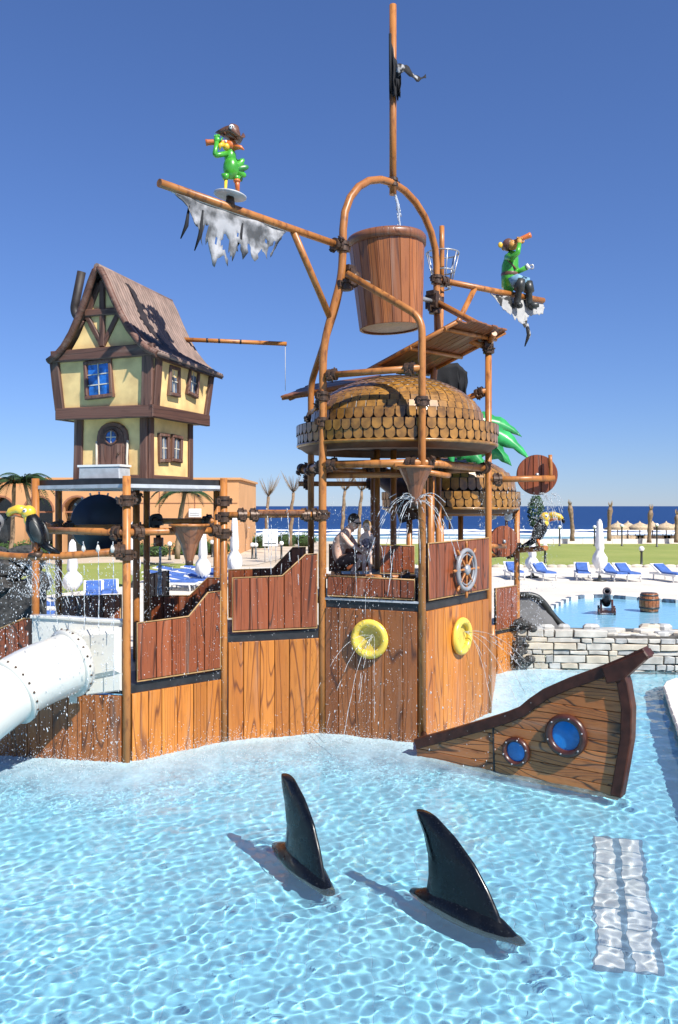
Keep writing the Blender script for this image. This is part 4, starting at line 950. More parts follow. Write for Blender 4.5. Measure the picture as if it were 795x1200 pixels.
# ================================================================ roofs, bucket, ornaments of the tower
def scaled_dome(label, C, r0, z_sk0, z_sk1, r1, zb, hh, sw, limit, rows_d, toph):
    """dome roof with a straight skirt; mustard scales stand proud of a dark shell"""
    t = thing('dome_roof', label, 'roof', C); T = Matrix.Translation(V((C[0], C[1], 0)))
    prof = [(r0, z_sk0), (r0-.015, z_sk1-.02), (r0-.06, z_sk1+.03), (r1, zb)]
    phis = [math.pi/2*k/12*toph for k in range(13)]
    prof += [(r1*math.cos(a), zb+hh*math.sin(a)) for a in phis[1:]]
    if prof[-1][0] > .02: prof.append((0.0, prof[-1][1]+.03))
    MB().lathe(prof, 64, T).build('shell', 'dome_dark', t)
    MB().lathe([(r0+.012, z_sk0-.035), (r0+.03, z_sk0-.02), (r0+.03, z_sk0+.012), (r0, z_sk0+.02)], 64, T, False).build('rim', 'scale_mustard', t)
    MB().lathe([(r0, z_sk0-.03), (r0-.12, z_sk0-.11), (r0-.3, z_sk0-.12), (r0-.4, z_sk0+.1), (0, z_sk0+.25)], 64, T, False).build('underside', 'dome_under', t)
    rows = []
    for k in range(2):
        h_ = (z_sk1-z_sk0)/2; rows.append((r0-.004+.016*k, z_sk0+.005+h_*k, V((0, 0, 1)), 0., max(.17, h_*(1.35 if k == 0 else 1.05))))
    arcl = [0]; n_a = 200; tot = math.pi/2*toph
    for k in range(n_a):
        a = tot*(k+.5)/n_a; arcl.append(arcl[-1]+tot/n_a*math.hypot(r1*math.sin(a), hh*math.cos(a)))
    pitch = arcl[-1]/rows_d
    for k in range(rows_d):
        a = np.interp(k*pitch, arcl, [tot*i/n_a for i in range(n_a+1)]); rows.append((r1*math.cos(a), zb+hh*math.sin(a), None, a, pitch*1.75))
    cand = []
    for j, (r_, z_, up, a, h_) in enumerate(rows):
        n_ = max(6, round(2*math.pi*r_/sw))
        for i in range(n_):
            th = 2*math.pi*(i+.5*(j % 2))/n_; rad = V((math.cos(th), math.sin(th), 0)); tan = V((-math.sin(th), math.cos(th), 0))
            if up is None: u_ = (-rad*r1*math.sin(a)+V((0, 0, hh*math.cos(a)))).normalized(); nrm = tan.cross(u_).normalized(); u_ = (u_-nrm*.13).normalized(); nrm = tan.cross(u_)
            else: u_ = up; nrm = tan.cross(u_).normalized()
            wd = 2*math.pi*r_/n_*.985; o = V((C[0], C[1], 0))+rad*r_+V((0, 0, z_))+nrm*(.010 if up is None else .002)
            cand.append((math.degrees(math.acos(max(-1, min(1, rad.dot(V((-C[0], -C[1], 0)).normalized()))))), o, tan, u_, nrm, wd, h_))
    cand.sort(key=lambda c: c[0])
    rest = MB()
    for k, (ang, o, tan, u_, nrm, wd, h_) in enumerate(cand):
        wq = round(wd/.012)*.012; poly = [(-wq/2*.9, h_)]+[(wq/2*math.cos(math.pi+math.pi*i/8), wq*.52+wq*.52*math.sin(math.pi+math.pi*i/8)) for i in range(9)]+[(wq/2*.9, h_)]
        M = frame(o, tan, u_, nrm)
        if k < limit:
            key = ('scale', wq, round(h_, 3))
            if key not in MESHES: q2 = MB().prism(poly, -.02, .022, None, .007); q2.m = [1, 0]+[1]*(len(q2.f)-2); MESHES[key] = q2.mesh('scale', 'scale_mustard')
            link(MESHES[key], 'scale', t, M)
        else:
            c0 = len(rest.f); rest.prism(poly, -.02, .022, M, .007); rest.m += [1, 0]+[1]*(len(rest.f)-c0-2)
    rest.build('far_scales', 'scale_mustard', t, None, 'stuff')
    return t
scaled_dome('large dome roof of mustard fish scales under the plank deflector', (.94, 13.9, 4.3), 1.60, 4.37, 4.65, 1.38, 4.69, .79, .158, 300, 14, .88)
C2 = (2.36, 18.1)
scaled_dome('small mustard-scaled dome roof of the back tower', (*C2, 3.4), 1.42, 3.36, 3.68, 1.34, 3.70, .75, .17, 170, 9, .85)
fr2 = thing('back_tower_frame', 'brown pipe frame of the back tower with deck and rails', 'tower frame', (*C2, 0))
for px, d_, z1 in ((606, 17.95, 3.5), (480, 17.2, 3.5), (497, 19.2, 3.5), (517, 16.9, 3.6), (540, 18.9, 3.5), (577, 17.2, 1.0)):
    p = W(px, 593, d_); post(fr2, V((p.x, p.y, 0)), z1, FLOOR, .06)
slab('deck', [B1, B2, (3.6, 19.2), (1.4, 19.3), (1.3, 17.2)], .78, .88, 'deck_edge', fr2)
rail(fr2, W(480, 602, 17.2), W(606, 602, 17.95), .05); rail(fr2, W(540, 655, 18.9), W(606, 648, 17.95), .05); rail(fr2, W(517, 585, 16.9), W(480, 590, 17.2), .05)
clampat(fr2, W(606, 640, 17.95)); clampat(fr2, W(606, 588, 17.95), (1, 0, 0))
pipe('spray_arm', [W(606, 645, 17.95), W(634, 643, 17.6), W(640, 642, 17.4)], fr2, .055)
mb = MB().tube([W(444, 555, 17.5), W(470, 575, 17.2), W(480, 610, 17.2)], [.2, .22, .2], 12); mb.build('shaded_duct', 'rail_dark', fr2)

# slanted plank deflector below the bucket
A = V((1.81, 13.2, 6.27)); B = V((2.72, 14.0, 6.27)); D = V((.44, 14.0, 5.64))
xv = (B-A); Lx = xv.length; xv.normalize(); yv = (D-A); Ly = yv.length; yv.normalize(); zv = xv.cross(yv).normalized(); yv2 = zv.cross(xv)
df = thing('plank_deflector', 'slanted plank splash deck hung below the big bucket', 'splash deck', (A+B)/2)
sh = (D-A).dot(xv)/Ly
def deflector(t, A, xv, yv, Lx, Ly, npl, mat='plank_roof'):
    zv = xv.cross(yv).normalized(); yo = (zv.cross(xv)); k_ = yv.dot(xv); yl = Ly*yv.dot(yo); sh = Ly*k_
    for i in range(npl):
        w_ = Lx/npl; e = rnd.uniform(-.05, .05)
        poly = [(.005, -.04+e), (w_-.005, -.04+e), (w_-.005+sh, yl+e), (.005+sh, yl+e)]
        piece('plank', poly, -.016, .016, .005, mat, t, frame(A+xv*w_*i, xv, yo, zv))
    for f in (.12, .5, .88):
        c0 = A+yv*Ly*f; dn = zv if zv.z < 0 else -zv
        MB().tube([c0-xv*.03+dn*.05, c0+xv*(Lx+.03)+dn*.05], .035, 8).build('batten', 'pipe', t)
    for f in (.0, 1.):
        c0 = A+xv*Lx*f; dn = zv if zv.z < 0 else -zv
        MB().tube([c0+dn*.03, c0+yv*Ly+dn*.03], .03, 8).build('side_rail', 'pipe', t)
deflector(df, A, xv, yv, Lx, Ly, 9)
pipe('bracket', [at(P4, 6.08), (A+B)/2+V((.25, .2, -.08))], df, .045); pipe('bracket', [W(540, 395, 14.05), W(572, 408, 14.05)], df, .045)
clampat(df, at(P4, 6.05), (1, 0, 0))
A = W(330, 465, 14.4); B = W(368, 451, 15.6); D = W(418, 453, 14.4)
df2 = thing('plank_deflector', 'slanted grey plank splash deck on the shaded side of the large dome', 'splash deck', (A+B)/2)
deflector(df2, A, (B-A).normalized(), (D-A).normalized(), (B-A).length, (D-A).length, 6, 'plank_roof')
pipe('bracket', [W(345, 464, 14.5), W(445, 446, 14.0)], df2, .05)
# ---- big tipping bucket
bc = W(455.5, 333, 13.72); Mb = Matrix.Translation(bc)@Matrix.Rotation(R(-3.0), 4, 'Y')
bk = thing('tipping_bucket', 'large wooden stave tipping bucket hanging inside the pipe arch', 'bucket', M=Mb)
hb = .72; rt, rb = .60, .49; ns = 22; tilt = math.atan((rt-rb)/(2*hb))
for k in range(ns):
    a = 2*math.pi*k/ns; wt, wb = 2*rt*math.tan(math.pi/ns)*.985, 2*rb*math.tan(math.pi/ns)*.985; rad = V((math.cos(a), math.sin(a), 0)); tan = V((-math.sin(a), math.cos(a), 0))
    u_ = (rad*math.sin(tilt)+V((0, 0, math.cos(tilt)))).normalized(); nrm = tan.cross(u_)
    piece('stave', [(-wb/2, 0), (wb/2, 0), (wt/2, 2*hb), (-wt/2, 2*hb)], -.03, .012, .006, 'stave', bk, Mb@frame(rad*rb-V((0, 0, hb)), tan, u_, nrm))
MB().lathe([(rb-.02, -hb+.02), (0.001, -hb+.03)], 44, None, False).build('bottom', 'funnel_wood', bk, Mb)
MB().lathe([(rt-.02, hb-.13), (rt+.035, hb-.13), (rt+.045, hb-.02), (rt+.02, hb+.02), (rt-.03, hb+.02), (rt-.04, hb-.1)], 44).build('rim_hoop', 'funnel_wood', bk, Mb) if False else MB().lathe([(rt-.02, hb-.13), (rt+.035, hb-.13), (rt+.045, hb-.02), (rt+.02, hb+.02), (rt-.03, hb+.02), (rt-.06, hb-.3)], 44, None, False).build('rim_hoop', 'funnel_wood', bk, Mb)
ax0, ax1 = V((.10, 12.86, 6.85)), V((1.64, 14.65, 6.9))
dr = (ax1-ax0).normalized()
for p, s_ in ((ax0, 1), (ax1, -1)):
    q_ = p+dr*s_*.38; MB().tube([p, q_+dr*s_*.25], .04, 10).build('axle', 'grey_metal', bk)
    M = frame(p+dr*s_*.06, dr, V((0, 0, 1)).cross(dr).normalized(), V((0, 0, 1)))
    mb = MB().box((0, 0, .0), (.12, .22, .24), M); mb.box((0, 0, .14), (.16, .16, .08), M); mb.lathe([(.11, -.08), (.13, -.05), (.13, .05), (.11, .08)], 14, M@Matrix.Rotation(R(90), 4, 'Y')@Matrix.Translation((0, 0, .1))); mb.build('bearing_block', 'clamp', bk)
    clampat(bk, p-V((0, 0, .12)), (0, 0, 1), 1.1)
# wire cage behind the bucket
cg = thing('wire_cage', 'open cone of pale steel rods behind the bucket', 'cage', W(519, 330, 15.1)); c0 = W(519, 338, 15.2)
for z, r_ in ((0, .14), (.62, .29), (.30, .21)):
    MB().tube([c0+V((r_*math.cos(2*math.pi*k/20), r_*math.sin(2*math.pi*k/20), z)) for k in range(20)], .014, 6, closed=True).build('hoop', 'grey_metal', cg)
for k in range(9):
    a = 2*math.pi*k/9; MB().tube([c0+V((.14*math.cos(a), .14*math.sin(a), 0)), c0+V((.29*math.cos(a), .29*math.sin(a), .62))], .011, 5).build('rod', 'grey_metal', cg)

# ---- rings, wheel, discs, funnels
def ring(label, A, B, px, py, rad):
    u_, z_ = onplane(A, B, px, py); M = upframe(A, B)@Matrix.Translation((u_, z_, .035)); t = thing('porthole_ring', label, 'porthole', M=M, group='yellow porthole rings')
    n = 32; prof = [(rad-.11+.055*math.cos(2*math.pi*k/12)+.03, .05+.055*math.sin(2*math.pi*k/12)) for k in range(13)]
    MB().lathe(prof, n, None, False).build('rim', 'yellow_plastic', t, M)
    MB().lathe([(rad-.10, .045), (rad-.14, .02), (.05, .005), (.001, .004)], n, None, False).build('dish', 'yellow_dish', t, M)
    for k in range(6): MB().ell((( rad-.08)*math.cos(k*1.047), (rad-.08)*math.sin(k*1.047), .105), (.012, .012, .006), 6, 4).build('bolt', 'yellow_dish', t, M)
ring('yellow porthole ring on the wall below the bathing man and child', P2, P3, 435.5, 748, .315)
ring('yellow porthole ring on the wall below the ship wheel', P3, P4, 536, 745, .315)
u_, z_ = onplane(P3, P4, 538, 667); M = upframe(P3, P4)@Matrix.Translation((u_, z_, .13))
wh = thing('ship_helm', 'grey ship helm with brown spokes on red railing panel', 'helm', M=M)
n = 36
for rr_, r_ in ((.30, .035), (.235, .014)): MB().tube([(rr_*math.cos(2*math.pi*k/n), rr_*math.sin(2*math.pi*k/n), 0) for k in range(n)], r_, 8, closed=True).build('wheel_rim', 'helm_grey', wh, M)
for k in range(8):
    a = math.pi/4*k; d_ = V((math.cos(a), math.sin(a), 0))
    MB().tube([d_*.05, d_*.12, d_*.16, d_*.30, d_*.335, d_*.38, d_*.43, d_*.44], [.014, .022, .016, .018, .014, .026, .02, .006], 8).build('spoke', 'pipe', wh, M)
MB().lathe([(.07, -.12), (.08, -.02), (.08, .03), (.05, .05), (.001, .055)], 16).build('hub', 'grey_metal', wh, M)
def disc(label, c, rad, yaw, npl, mat='plank_red', rim=True):
    M = Matrix.Translation(c)@Matrix.Rotation(R(yaw), 4, 'Z')@Matrix.Rotation(R(90), 4, 'X'); t = thing('plank_disc', label, 'disc', M=M)
    circ = [(rad*math.cos(2*math.pi*k/40), rad*math.sin(2*math.pi*k/40)) for k in range(40)]
    for k in range(npl):
        x0, x1 = -rad+2*rad*k/npl+.006, -rad+2*rad*(k+1)/npl-.006; pl = clip(clip(circ, 0, x0, True), 0, x1, False)
        if len(pl) > 2: piece('plank', pl, -.03, .03, .006, mat, t, M)
    MB().lathe([(.001, -.025), (rad*.97, -.025), (rad*.97, .02), (.001, .02)], 40, None, False).build('backing', 'rail_dark', t, M)
    MB().lathe([(rad*.98, -.02), (rad*1.01, -.02), (rad*1.01, .015), (rad*.98, .015)], 40, None, False).build('band', 'rail_dark', t, M)
    MB().lathe([(.001, .06), (.03, .055), (.035, .03)], 10, None, False).build('hub', 'grey_metal', t, M)
    return t
d1 = disc('round plank disc on a pipe arm against the sky', W(629.5, 556.5, 14.3), .335, -8, 5, 'plank_red')
pipe('arm', [at(P4, H-(562-HZ)*.01405), W(650, 560.5, 14.12)], d1, .05); pipe('stub', [W(646, 563, 14.12), W(645, 533, 14.12)], d1, .032); clampat(d1, W(583, 562, 14.07), (1, 0, 0))
d2 = disc('dark wet plank disc between the tower post and the back tower', W(590, 634.5, 15.6), .285, 20, 4, 'plank_red')
pipe('arm', [W(574, 640, 14.6), W(592, 640, 15.45)], d2, .04)
def funnel(label, c, r_, h_, par_rail=None):
    t = thing('funnel_bucket', label, 'funnel', c); T = Matrix.Translation(c)
    MB().lathe([(.05, -h_), (r_*.5, -h_*.5), (r_, 0), (r_+.01, .015), (r_-.02, .02), (r_*.5, -h_*.45)], 14, T, True, False).build('cone', 'funnel_wood', t)
    MB().lathe([(r_+.012, -.01), (r_+.022, .0), (r_+.022, .022), (r_-.015, .026)], 28, T, False).build('rim', 'pipe', t)
    MB().lathe([(.055, -h_-.05), (.055, -h_+.03)], 12, T).build('spout', 'clamp', t)
    return t
f1 = funnel('wooden cone funnel hung on the rail above the white slide railing', W(222, 616, 11.85), .26, .50)
MB().tube([W(200, 622, 12.0), W(244, 622, 12.1)], .03, 8).build('yoke', 'pipe', f1)
f2 = funnel('wooden cone funnel spraying water at the tower corner post', W(487, 548, 11.95), .24, .50)
pipe('yoke', [W(462, 546, 11.95), W(522, 557, 12.1), W(526, 557, 12.6)], f2, .04)
# navy disc behind the house platform
nd_ = thing('navy_disc', 'large navy blue disc hung behind the house platform posts', 'disc', W(117, 613, 14.4)); M = Matrix.Translation(W(117, 613, 14.4))@Matrix.Rotation(R(90), 4, 'X')
MB().lathe([(.001, -.05), (.47, -.05), (.485, -.03), (.485, .03), (.47, .05), (.001, .05)], 48, M, False).build('disc', 'navy', nd_)
for k in range(7):
    a = R(40+k*17); MB().tube([M@V((.475*math.cos(a), .475*math.sin(a), .0)), M@V((.53*math.cos(a), .53*math.sin(a), .0))], .018, 6).build('nozzle', 'white_plastic', nd_)
pipe('arm', [W(64, 622, 13.9), W(160, 622, 14.3)], nd_, .045)
# black tap on the rear rail
tp = thing('water_tap', 'small black curved tap above the rear rail of the house platform', 'tap', W(180, 614, 13.9))
MB().tube(rounded([W(177, 618, 13.9), W(177, 605, 13.9), W(188, 604, 13.9), W(189, 610, 13.9)], .12), .035, 8).build('spout', 'black_trim', tp); MB().box(W(184, 613, 13.9), (.2, .12, .07)).build('body', 'black_trim', tp)
MB().tube([W(186, 630, 13.85), W(186, 640, 13.85)], .08, 10).build('outlet', 'funnel_wood', tp); MB().tube([W(184, 613, 13.9), W(186, 631, 13.85)], .04, 8).build('stem', 'black_trim', tp)

# ---- sails, flag
def ragged(name, label, top_pts, lens, mat, lean, seed, thick=.004, sub=None):
    """cloth hung from a line; lens = length of the cloth at positions along the line; cut into torn tongues"""
    rr = random.Random(seed); t = thing(name, label, 'sail' if 'sail' in name else 'flag', top_pts[0]); mb = MB(); n = 60; m = 8; vs = []
    for i in range(n+1):
        s = i/n; f = s*(len(top_pts)-1); k = min(len(top_pts)-2, int(f)); p = V(top_pts[k]).lerp(V(top_pts[k+1]), f-k)
        ll = float(np.interp(s, [a for a, _ in lens], [b for _, b in lens]))*(1+.22*mnoise.noise(V((i*.45, seed, 0))))
        for j in range(m+1):
            v = j/m; vs.append(p+V(lean)*ll*v+V((0, 0, -ll*v))+V((.05*mnoise.noise(V((s*5, v*2, seed))), .10*v*mnoise.noise(V((s*6, v*3, seed+5))), 0)))
    fs = [(i*(m+1)+j, (i+1)*(m+1)+j, (i+1)*(m+1)+j+1, i*(m+1)+j+1) for i in range(n) for j in range(m) if not (sub and sub(i/n, j/m))]
    mb.add(vs, fs, True); o = mb.build('cloth', mat, t); md = o.modifiers.new('thickness', 'SOLIDIFY'); md.thickness = thick; md.offset = 0
    return t
yl = lambda f: JL.lerp(YL, f)+V((0, 0, -.055))
def holes(s, v): return (mnoise.noise(V((s*22, v*2.2, 1))) < -.14 and v > .4 and s > .22)
sa = ragged('torn_sail', 'torn grey-white sail hanging from the yard below the parrot', [yl(.93), yl(.36)], [(0, .02), (.1, .14), (.2, .36), (.26, .58), (.3, .46), (.36, .78), (.42, .62), (.48, .70), (.54, .48), (.6, .56), (.66, .44), (.72, .58), (.78, .40), (.86, .46), (.93, .22), (1, .03)], 'sail_torn', (-.05, -.05, 0), 3, .004, holes)
MB().tube([yl(.945)+V((0, 0, .0)), yl(.35)], .010, 5).build('edge_rope', 'rope', sa)
for s_, l_ in ((.865, .42), (.80, .52), (.60, .36)):
    p = yl(s_)+V((0, 0, -.1)); MB().tube([p, p+V((-.03, -.02, -l_*.6)), p+V((-.10, -.03, -l_))], [.012, .03, .008], 6).build('hanging_strip', 'flag_black', sa)
yr = lambda f: JR.lerp(YR, f)+V((0, 0, -.055))
sb = ragged('torn_sail', 'white sail with black print hanging from the yard below the monkey', [yr(.48), yr(1.0)], [(0, .02), (.15, .22), (.35, .36), (.5, .50), (.58, .55), (.62, .34), (.8, .26), (.95, .22), (1, .1)], 'sail_white', (.10, -.25, 0), 9)
p = yr(.79)+V((.05, -.12, -.48)); MB().tube([p, p+V((.04, 0, -.2)), p+V((-.04, -.02, -.42))], [.03, .04, .01], 6).build('hanging_strip', 'streamer', sb)
mx_, my_ = mid.x, mid.y
fl = ragged('pirate_flag', 'ragged black flag with grey streamer near the mast top', [V((mx_-.05, my_-.07, 10.98)), V((mx_+.03, my_-.08, 10.6)), V((mx_+.09, my_-.09, 10.42)), V((mx_+.12, my_-.1, 10.3))], [(0, .95), (.4, .62), (.8, .4), (1, .28)], 'flag_black', (0, 0, 0), 14)
MB().tube([V((mx_-.05, my_-.07, 10.98)), V((mx_-.045, my_-.07, 10.05))], .022, 6).build('hem', 'flag_black', fl)
p = V((mx_+.05, my_-.09, 10.36))
mb = MB(); n = 12; vs = []
for k in range(n+1):
    t = k/n; cx = p+V((.48*t, -.05*math.sin(t*5), -.08*t+.05*math.sin(t*7))); w_ = .10*(1-.75*t)+.02*math.sin(t*20); vs += [cx+V((0, .02, w_)), cx-V((0, .02, w_))]
mb.add(vs, [(2*k, 2*k+2, 2*k+3, 2*k+1) for k in range(n)], True); o = mb.build('streamer', 'streamer', fl); md = o.modifiers.new('thickness', 'SOLIDIFY'); md.thickness = .006
bt = ragged('black_tarp', 'black cloth hanging behind the large dome', [W(505, 428, 15.6), W(536, 425, 15.6), W(548, 436, 15.6)], [(0, .6), (.5, .7), (.8, .65), (1, .5)], 'flag_black', (0, 0, 0), 21)
# ================================================================ figures
def limb(mb, pts, rad, n=10): mb.tube(rounded(pts, .06, 3) if len(pts) > 2 and not isinstance(rad, list) else pts, rad, n)
# parrot pirate statue on the left yard (1 px = k metres there)
kq = .01116; d0 = 11.16
def Q(px, py, dy=0): p = W(px, py, d0); return V((p.x, p.y+dy, p.z))
pr = thing('parrot_statue', 'green parrot pirate statue with brown hat looking through a telescope', 'statue', Q(270, 240))
M = Matrix.Translation(Q(270, 229))@Matrix.Rotation(R(8), 4, 'Y')
MB().lathe([(.001, -.02), (.19, -.02), (.215, -.008), (.215, .008), (.19, .02), (.001, .02)], 32, M, False).build('standing_disc', 'grey_paint', pr)
MB().tube([Q(270, 244), Q(270, 230)], [.07, .05], 12).build('mount', 'clamp', pr)
mb = MB(); mb.ell(Q(271, 197), (.105, .10, .15), 16, 12); mb.ell(Q(270, 184), (.08, .075, .11), 14, 10); mb.tube([Q(270, 182), Q(270, 172)], [.06, .05], 10)
mb.tube([Q(265, 206, -.04), Q(265, 212, -.04)], [.06, .035], 8); mb.tube([Q(277, 206, .03), Q(277, 211, .03)], [.06, .035], 8); mb.build('body', 'green_paint', pr)
MB().tube([Q(265.5, 210, -.04), Q(265, 224, -.04), Q(262, 226, -.08)], [.022, .02, .015], 8).build('leg', 'yellow_paint', pr)
mb = MB().tube([Q(277.5, 209, .03), Q(278.5, 225, .03)], [.038, .026], 8); mb.lathe([(.04, -.02), (.05, 0), (.04, .02)], 10, Matrix.Translation(Q(277.5, 211, .03))); mb.build('wooden_leg', 'orange_paint', pr)
mb = MB()
for px, py in ((262, 227), (259, 226.5), (264, 228)): mb.tube([Q(265, 224, -.04), Q(px, py, -.12)], [.016, .008], 6)
mb.build('foot', 'yellow_paint', pr)
for k, (px, py) in enumerate(((285, 185), (290, 193), (287, 203), (282, 208))):   # tail and wing feathers
    a, b_ = Q(274, 198, .02), Q(px, py, .05+.02*k); c_ = (a+b_)/2; dd = (b_-a); M = frame(c_, dd.normalized(), dd.normalized().cross(V((0, 1, 0))).normalized(), V((0, 1, 0)))
    MB().ell(c_, (dd.length*.58, .05, .03), 12, 8, M.to_3x3()).build('feather', 'green_paint' if k % 2 == 0 else 'green_dark', pr)
def hand(mb, c, dr, side, s=1., curl=.6):
    """palm, four fingers and a thumb curled about the point c"""
    dr = V(dr).normalized(); sd_ = (V(side)-dr*V(side).dot(dr)).normalized(); n_ = dr.cross(sd_)
    mb.ell(V(c)+dr*.035*s, (.045*s, .038*s, .02*s), 10, 6, Matrix((dr, sd_, n_)).transposed())
    for k, l in enumerate((.055, .065, .062, .048)):
        b0 = V(c)+dr*.07*s+sd_*(.027-.018*k)*s; e1 = b0+(dr*.9+n_*curl*.4)*l*.5*s; e2 = e1+(dr*(1-curl)+n_*curl)*l*.55*s
        mb.tube([b0, e1, e2], [.0095*s, .009*s, .007*s], 6)
    b0 = V(c)+dr*.02*s+sd_*.034*s; mb.tube([b0, b0+(sd_*.6+dr*.6)*.032*s, b0+(sd_*.5+dr*.9+n_*curl*.6)*.058*s], [.012*s, .0105*s, .008*s], 6)
mb = MB(); mb.tube(rounded([Q(268, 182, -.06), Q(253, 187, -.12), Q(256, 171, -.12)], .05), [.035]*3+[.033]*3+[.03]*(len(rounded([Q(268, 182, -.06), Q(253, 187, -.12), Q(256, 171, -.12)], .05))-6), 10); hand(mb, Q(256, 172, -.12), V((0, 0, 1)), (1, 0, 0), 1.1, .7); mb.build('arm', 'green_paint', pr)
mb = MB().tube([Q(272, 183, .06), Q(281, 190, .08), Q(276, 197, .03)], [.034, .03, .026], 8); mb.build('arm', 'green_paint', pr)
MB().tube([Q(243, 171, -.10), Q(245, 170.8, -.10), Q(253, 170, -.09), Q(262, 169, -.07), Q(268, 168.5, -.05)], [.045, .038, .036, .026, .024], 12).build('telescope', 'orange_paint', pr)
mb = MB().ell(Q(271, 171), (.085, .08, .08), 14, 10); mb.build('head', 'orange_paint', pr)
MB().ell(Q(266, 174, -.05), (.05, .05, .05), 12, 8).build('cheek', 'yellow_paint', pr)
MB().tube([Q(276, 174, -.04), Q(283, 175, -.06), Q(287, 178, -.06)], [.04, .028, .006], 8).build('crest', 'orange_paint', pr)
MB().tube([Q(263, 172, -.08), Q(259, 175, -.11), Q(259, 180, -.11)], [.04, .03, .006], 8).build('beak', 'yellow_paint', pr)
MB().ell(Q(266, 169, -.09), (.016, .012, .018), 8, 6).build('eye', 'white_paint', pr)
mb = MB(); T = Matrix.Translation(Q(271, 163))@Matrix.Rotation(R(14), 4, 'Y')
mb.lathe([(.001, .19), (.06, .18), (.105, .09), (.10, 0), (.001, -.01)], 18, T, False)
n = 24; vs = []
for k in range(n):
    a = 2*math.pi*k/n; f = .5+.5*math.cos(3*a+2.2); vs += [T@V((.09*math.cos(a), .09*math.sin(a), 0)), T@V(((.15+.07*f)*math.cos(a), (.13+.06*f)*math.sin(a), .12-.11*f)), T@V(((.13+.07*f)*math.cos(a), (.11+.06*f)*math.sin(a), .135-.11*f))]
mb.add(vs, [f for k in range(n) for f in ((3*k, 3*((k+1) % n), 3*((k+1) % n)+1, 3*k+1), (3*k+1, 3*((k+1) % n)+1, 3*((k+1) % n)+2, 3*k+2), (3*k+2, 3*((k+1) % n)+2, 3*((k+1) % n), 3*k))], True); mb.build('hat', 'brown_paint', pr)
MB().ell(Q(273, 153.5, -.125), (.035, .012, .032), 10, 6).build('hat_badge', 'white_paint', pr)
for px in (272.8, 275.6): MB().ell(Q(px-1, 153.5, -.137), (.009, .004, .009), 6, 4).build('badge_mark', 'boot_dark', pr)
# monkey pirate statue sitting on the right yard
kq = .0158; d0 = 15.8
mk = thing('monkey_statue', 'monkey pirate statue in green coat and boots sitting on the yard', 'statue', Q(606, 345))
mb = MB(); mb.tube([Q(597, 337), Q(597, 326), Q(598, 312), Q(600, 301), Q(601, 295)], [.14, .15, .155, .125, .07], 14); mb.tube([Q(597, 338), Q(592, 336, .08)], [.15, .03], 10); mb.build('coat', 'green_paint', mk)
MB().lathe([(.155, -.03), (.162, 0), (.155, .03)], 16, Matrix.Translation(Q(597.4, 322)), False).build('belt', 'brown_paint', mk)
MB().tube([Q(592, 305, -.13), Q(603, 318, -.15)], .018, 6).build('strap', 'brown_paint', mk)
mb = MB(); mb.tube([Q(597, 333, -.10), Q(606, 329, -.15), Q(609, 331, -.17)], [.10, .09, .075], 12); mb.tube([Q(598, 332, .06), Q(612, 327, .08), Q(621, 329, .08)], [.10, .09, .075], 12); mb.build('breeches', 'jeans', mk)
for a, b_, c_, e in ((Q(608, 330, -.17), Q(606, 343, -.17), Q(604, 357, -.17), Q(608, 361, -.24)), (Q(620, 329, .08), Q(621, 341, .06), Q(621, 355, .05), Q(632, 356, -.0))):
    mb = MB().tube([a, a.lerp(b_, .5), b_, b_.lerp(c_, .1), c_, c_-V((0, 0, .05))], [.085, .095, .10, .06, .065, .06], 12); mb.tube([c_-V((0, 0, .03)), c_.lerp(e, .5)-V((0, 0, .03)), e-V((0, 0, .02))], [.065, .065, .04], 10); mb.build('boot', 'boot_dark', mk)
mb = MB(); mb.ell(Q(596, 287), (.115, .11, .12), 16, 12); mb.build('head', 'brown_paint', mk)
MB().ell(Q(600, 288.5, -.06), (.092, .085, .095), 14, 10).build('face', 'monkey_tan', mk); MB().ell(Q(602, 291, -.07), (.06, .06, .05), 12, 8).build('muzzle', 'monkey_tan', mk)
for px, dy in ((586, -.05), (592, .12)): MB().ell(Q(px, 288, dy), (.045, .02, .055), 10, 8).build('ear', 'yellow_paint', mk)
for px, dy in ((599.5, -.125), (602.5, -.11)): MB().ell(Q(px, 286, dy), (.014, .01, .018), 8, 6).build('eye', 'boot_dark', mk)
MB().tube([Q(602, 285, -.10), Q(608, 282.5, -.10), Q(618, 278.5, -.10), Q(620.5, 277.5, -.10)], [.035, .04, .05, .055], 12).build('telescope', 'orange_paint', mk)
mb = MB().tube([Q(593, 303, -.10), Q(597, 307, -.24), Q(603, 302, -.30), Q(606, 290, -.22)], [.06, .06, .05, .04], 10); mb.build('sleeve', 'green_paint', mk)
mb = MB(); hand(mb, Q(606, 290, -.22), V((.1, .3, .9)), (1, 0, -.4), 1.5, .7); mb.build('hand', 'monkey_tan', mk)
mb = MB().tube([Q(602, 307, .04), Q(608, 318, .02), Q(616, 315, -.08)], [.06, .055, .05], 10); mb.build('sleeve', 'green_paint', mk)
MB().tube([Q(616, 315, -.08), Q(619, 313, -.1)], .055, 10).build('cuff', 'white_paint', mk)
MB().tube(rounded([Q(619, 313, -.1), Q(623.5, 312, -.1), Q(624, 316, -.1), Q(621, 317, -.1)], .08), .016, 6).build('hook', 'grey_metal', mk)

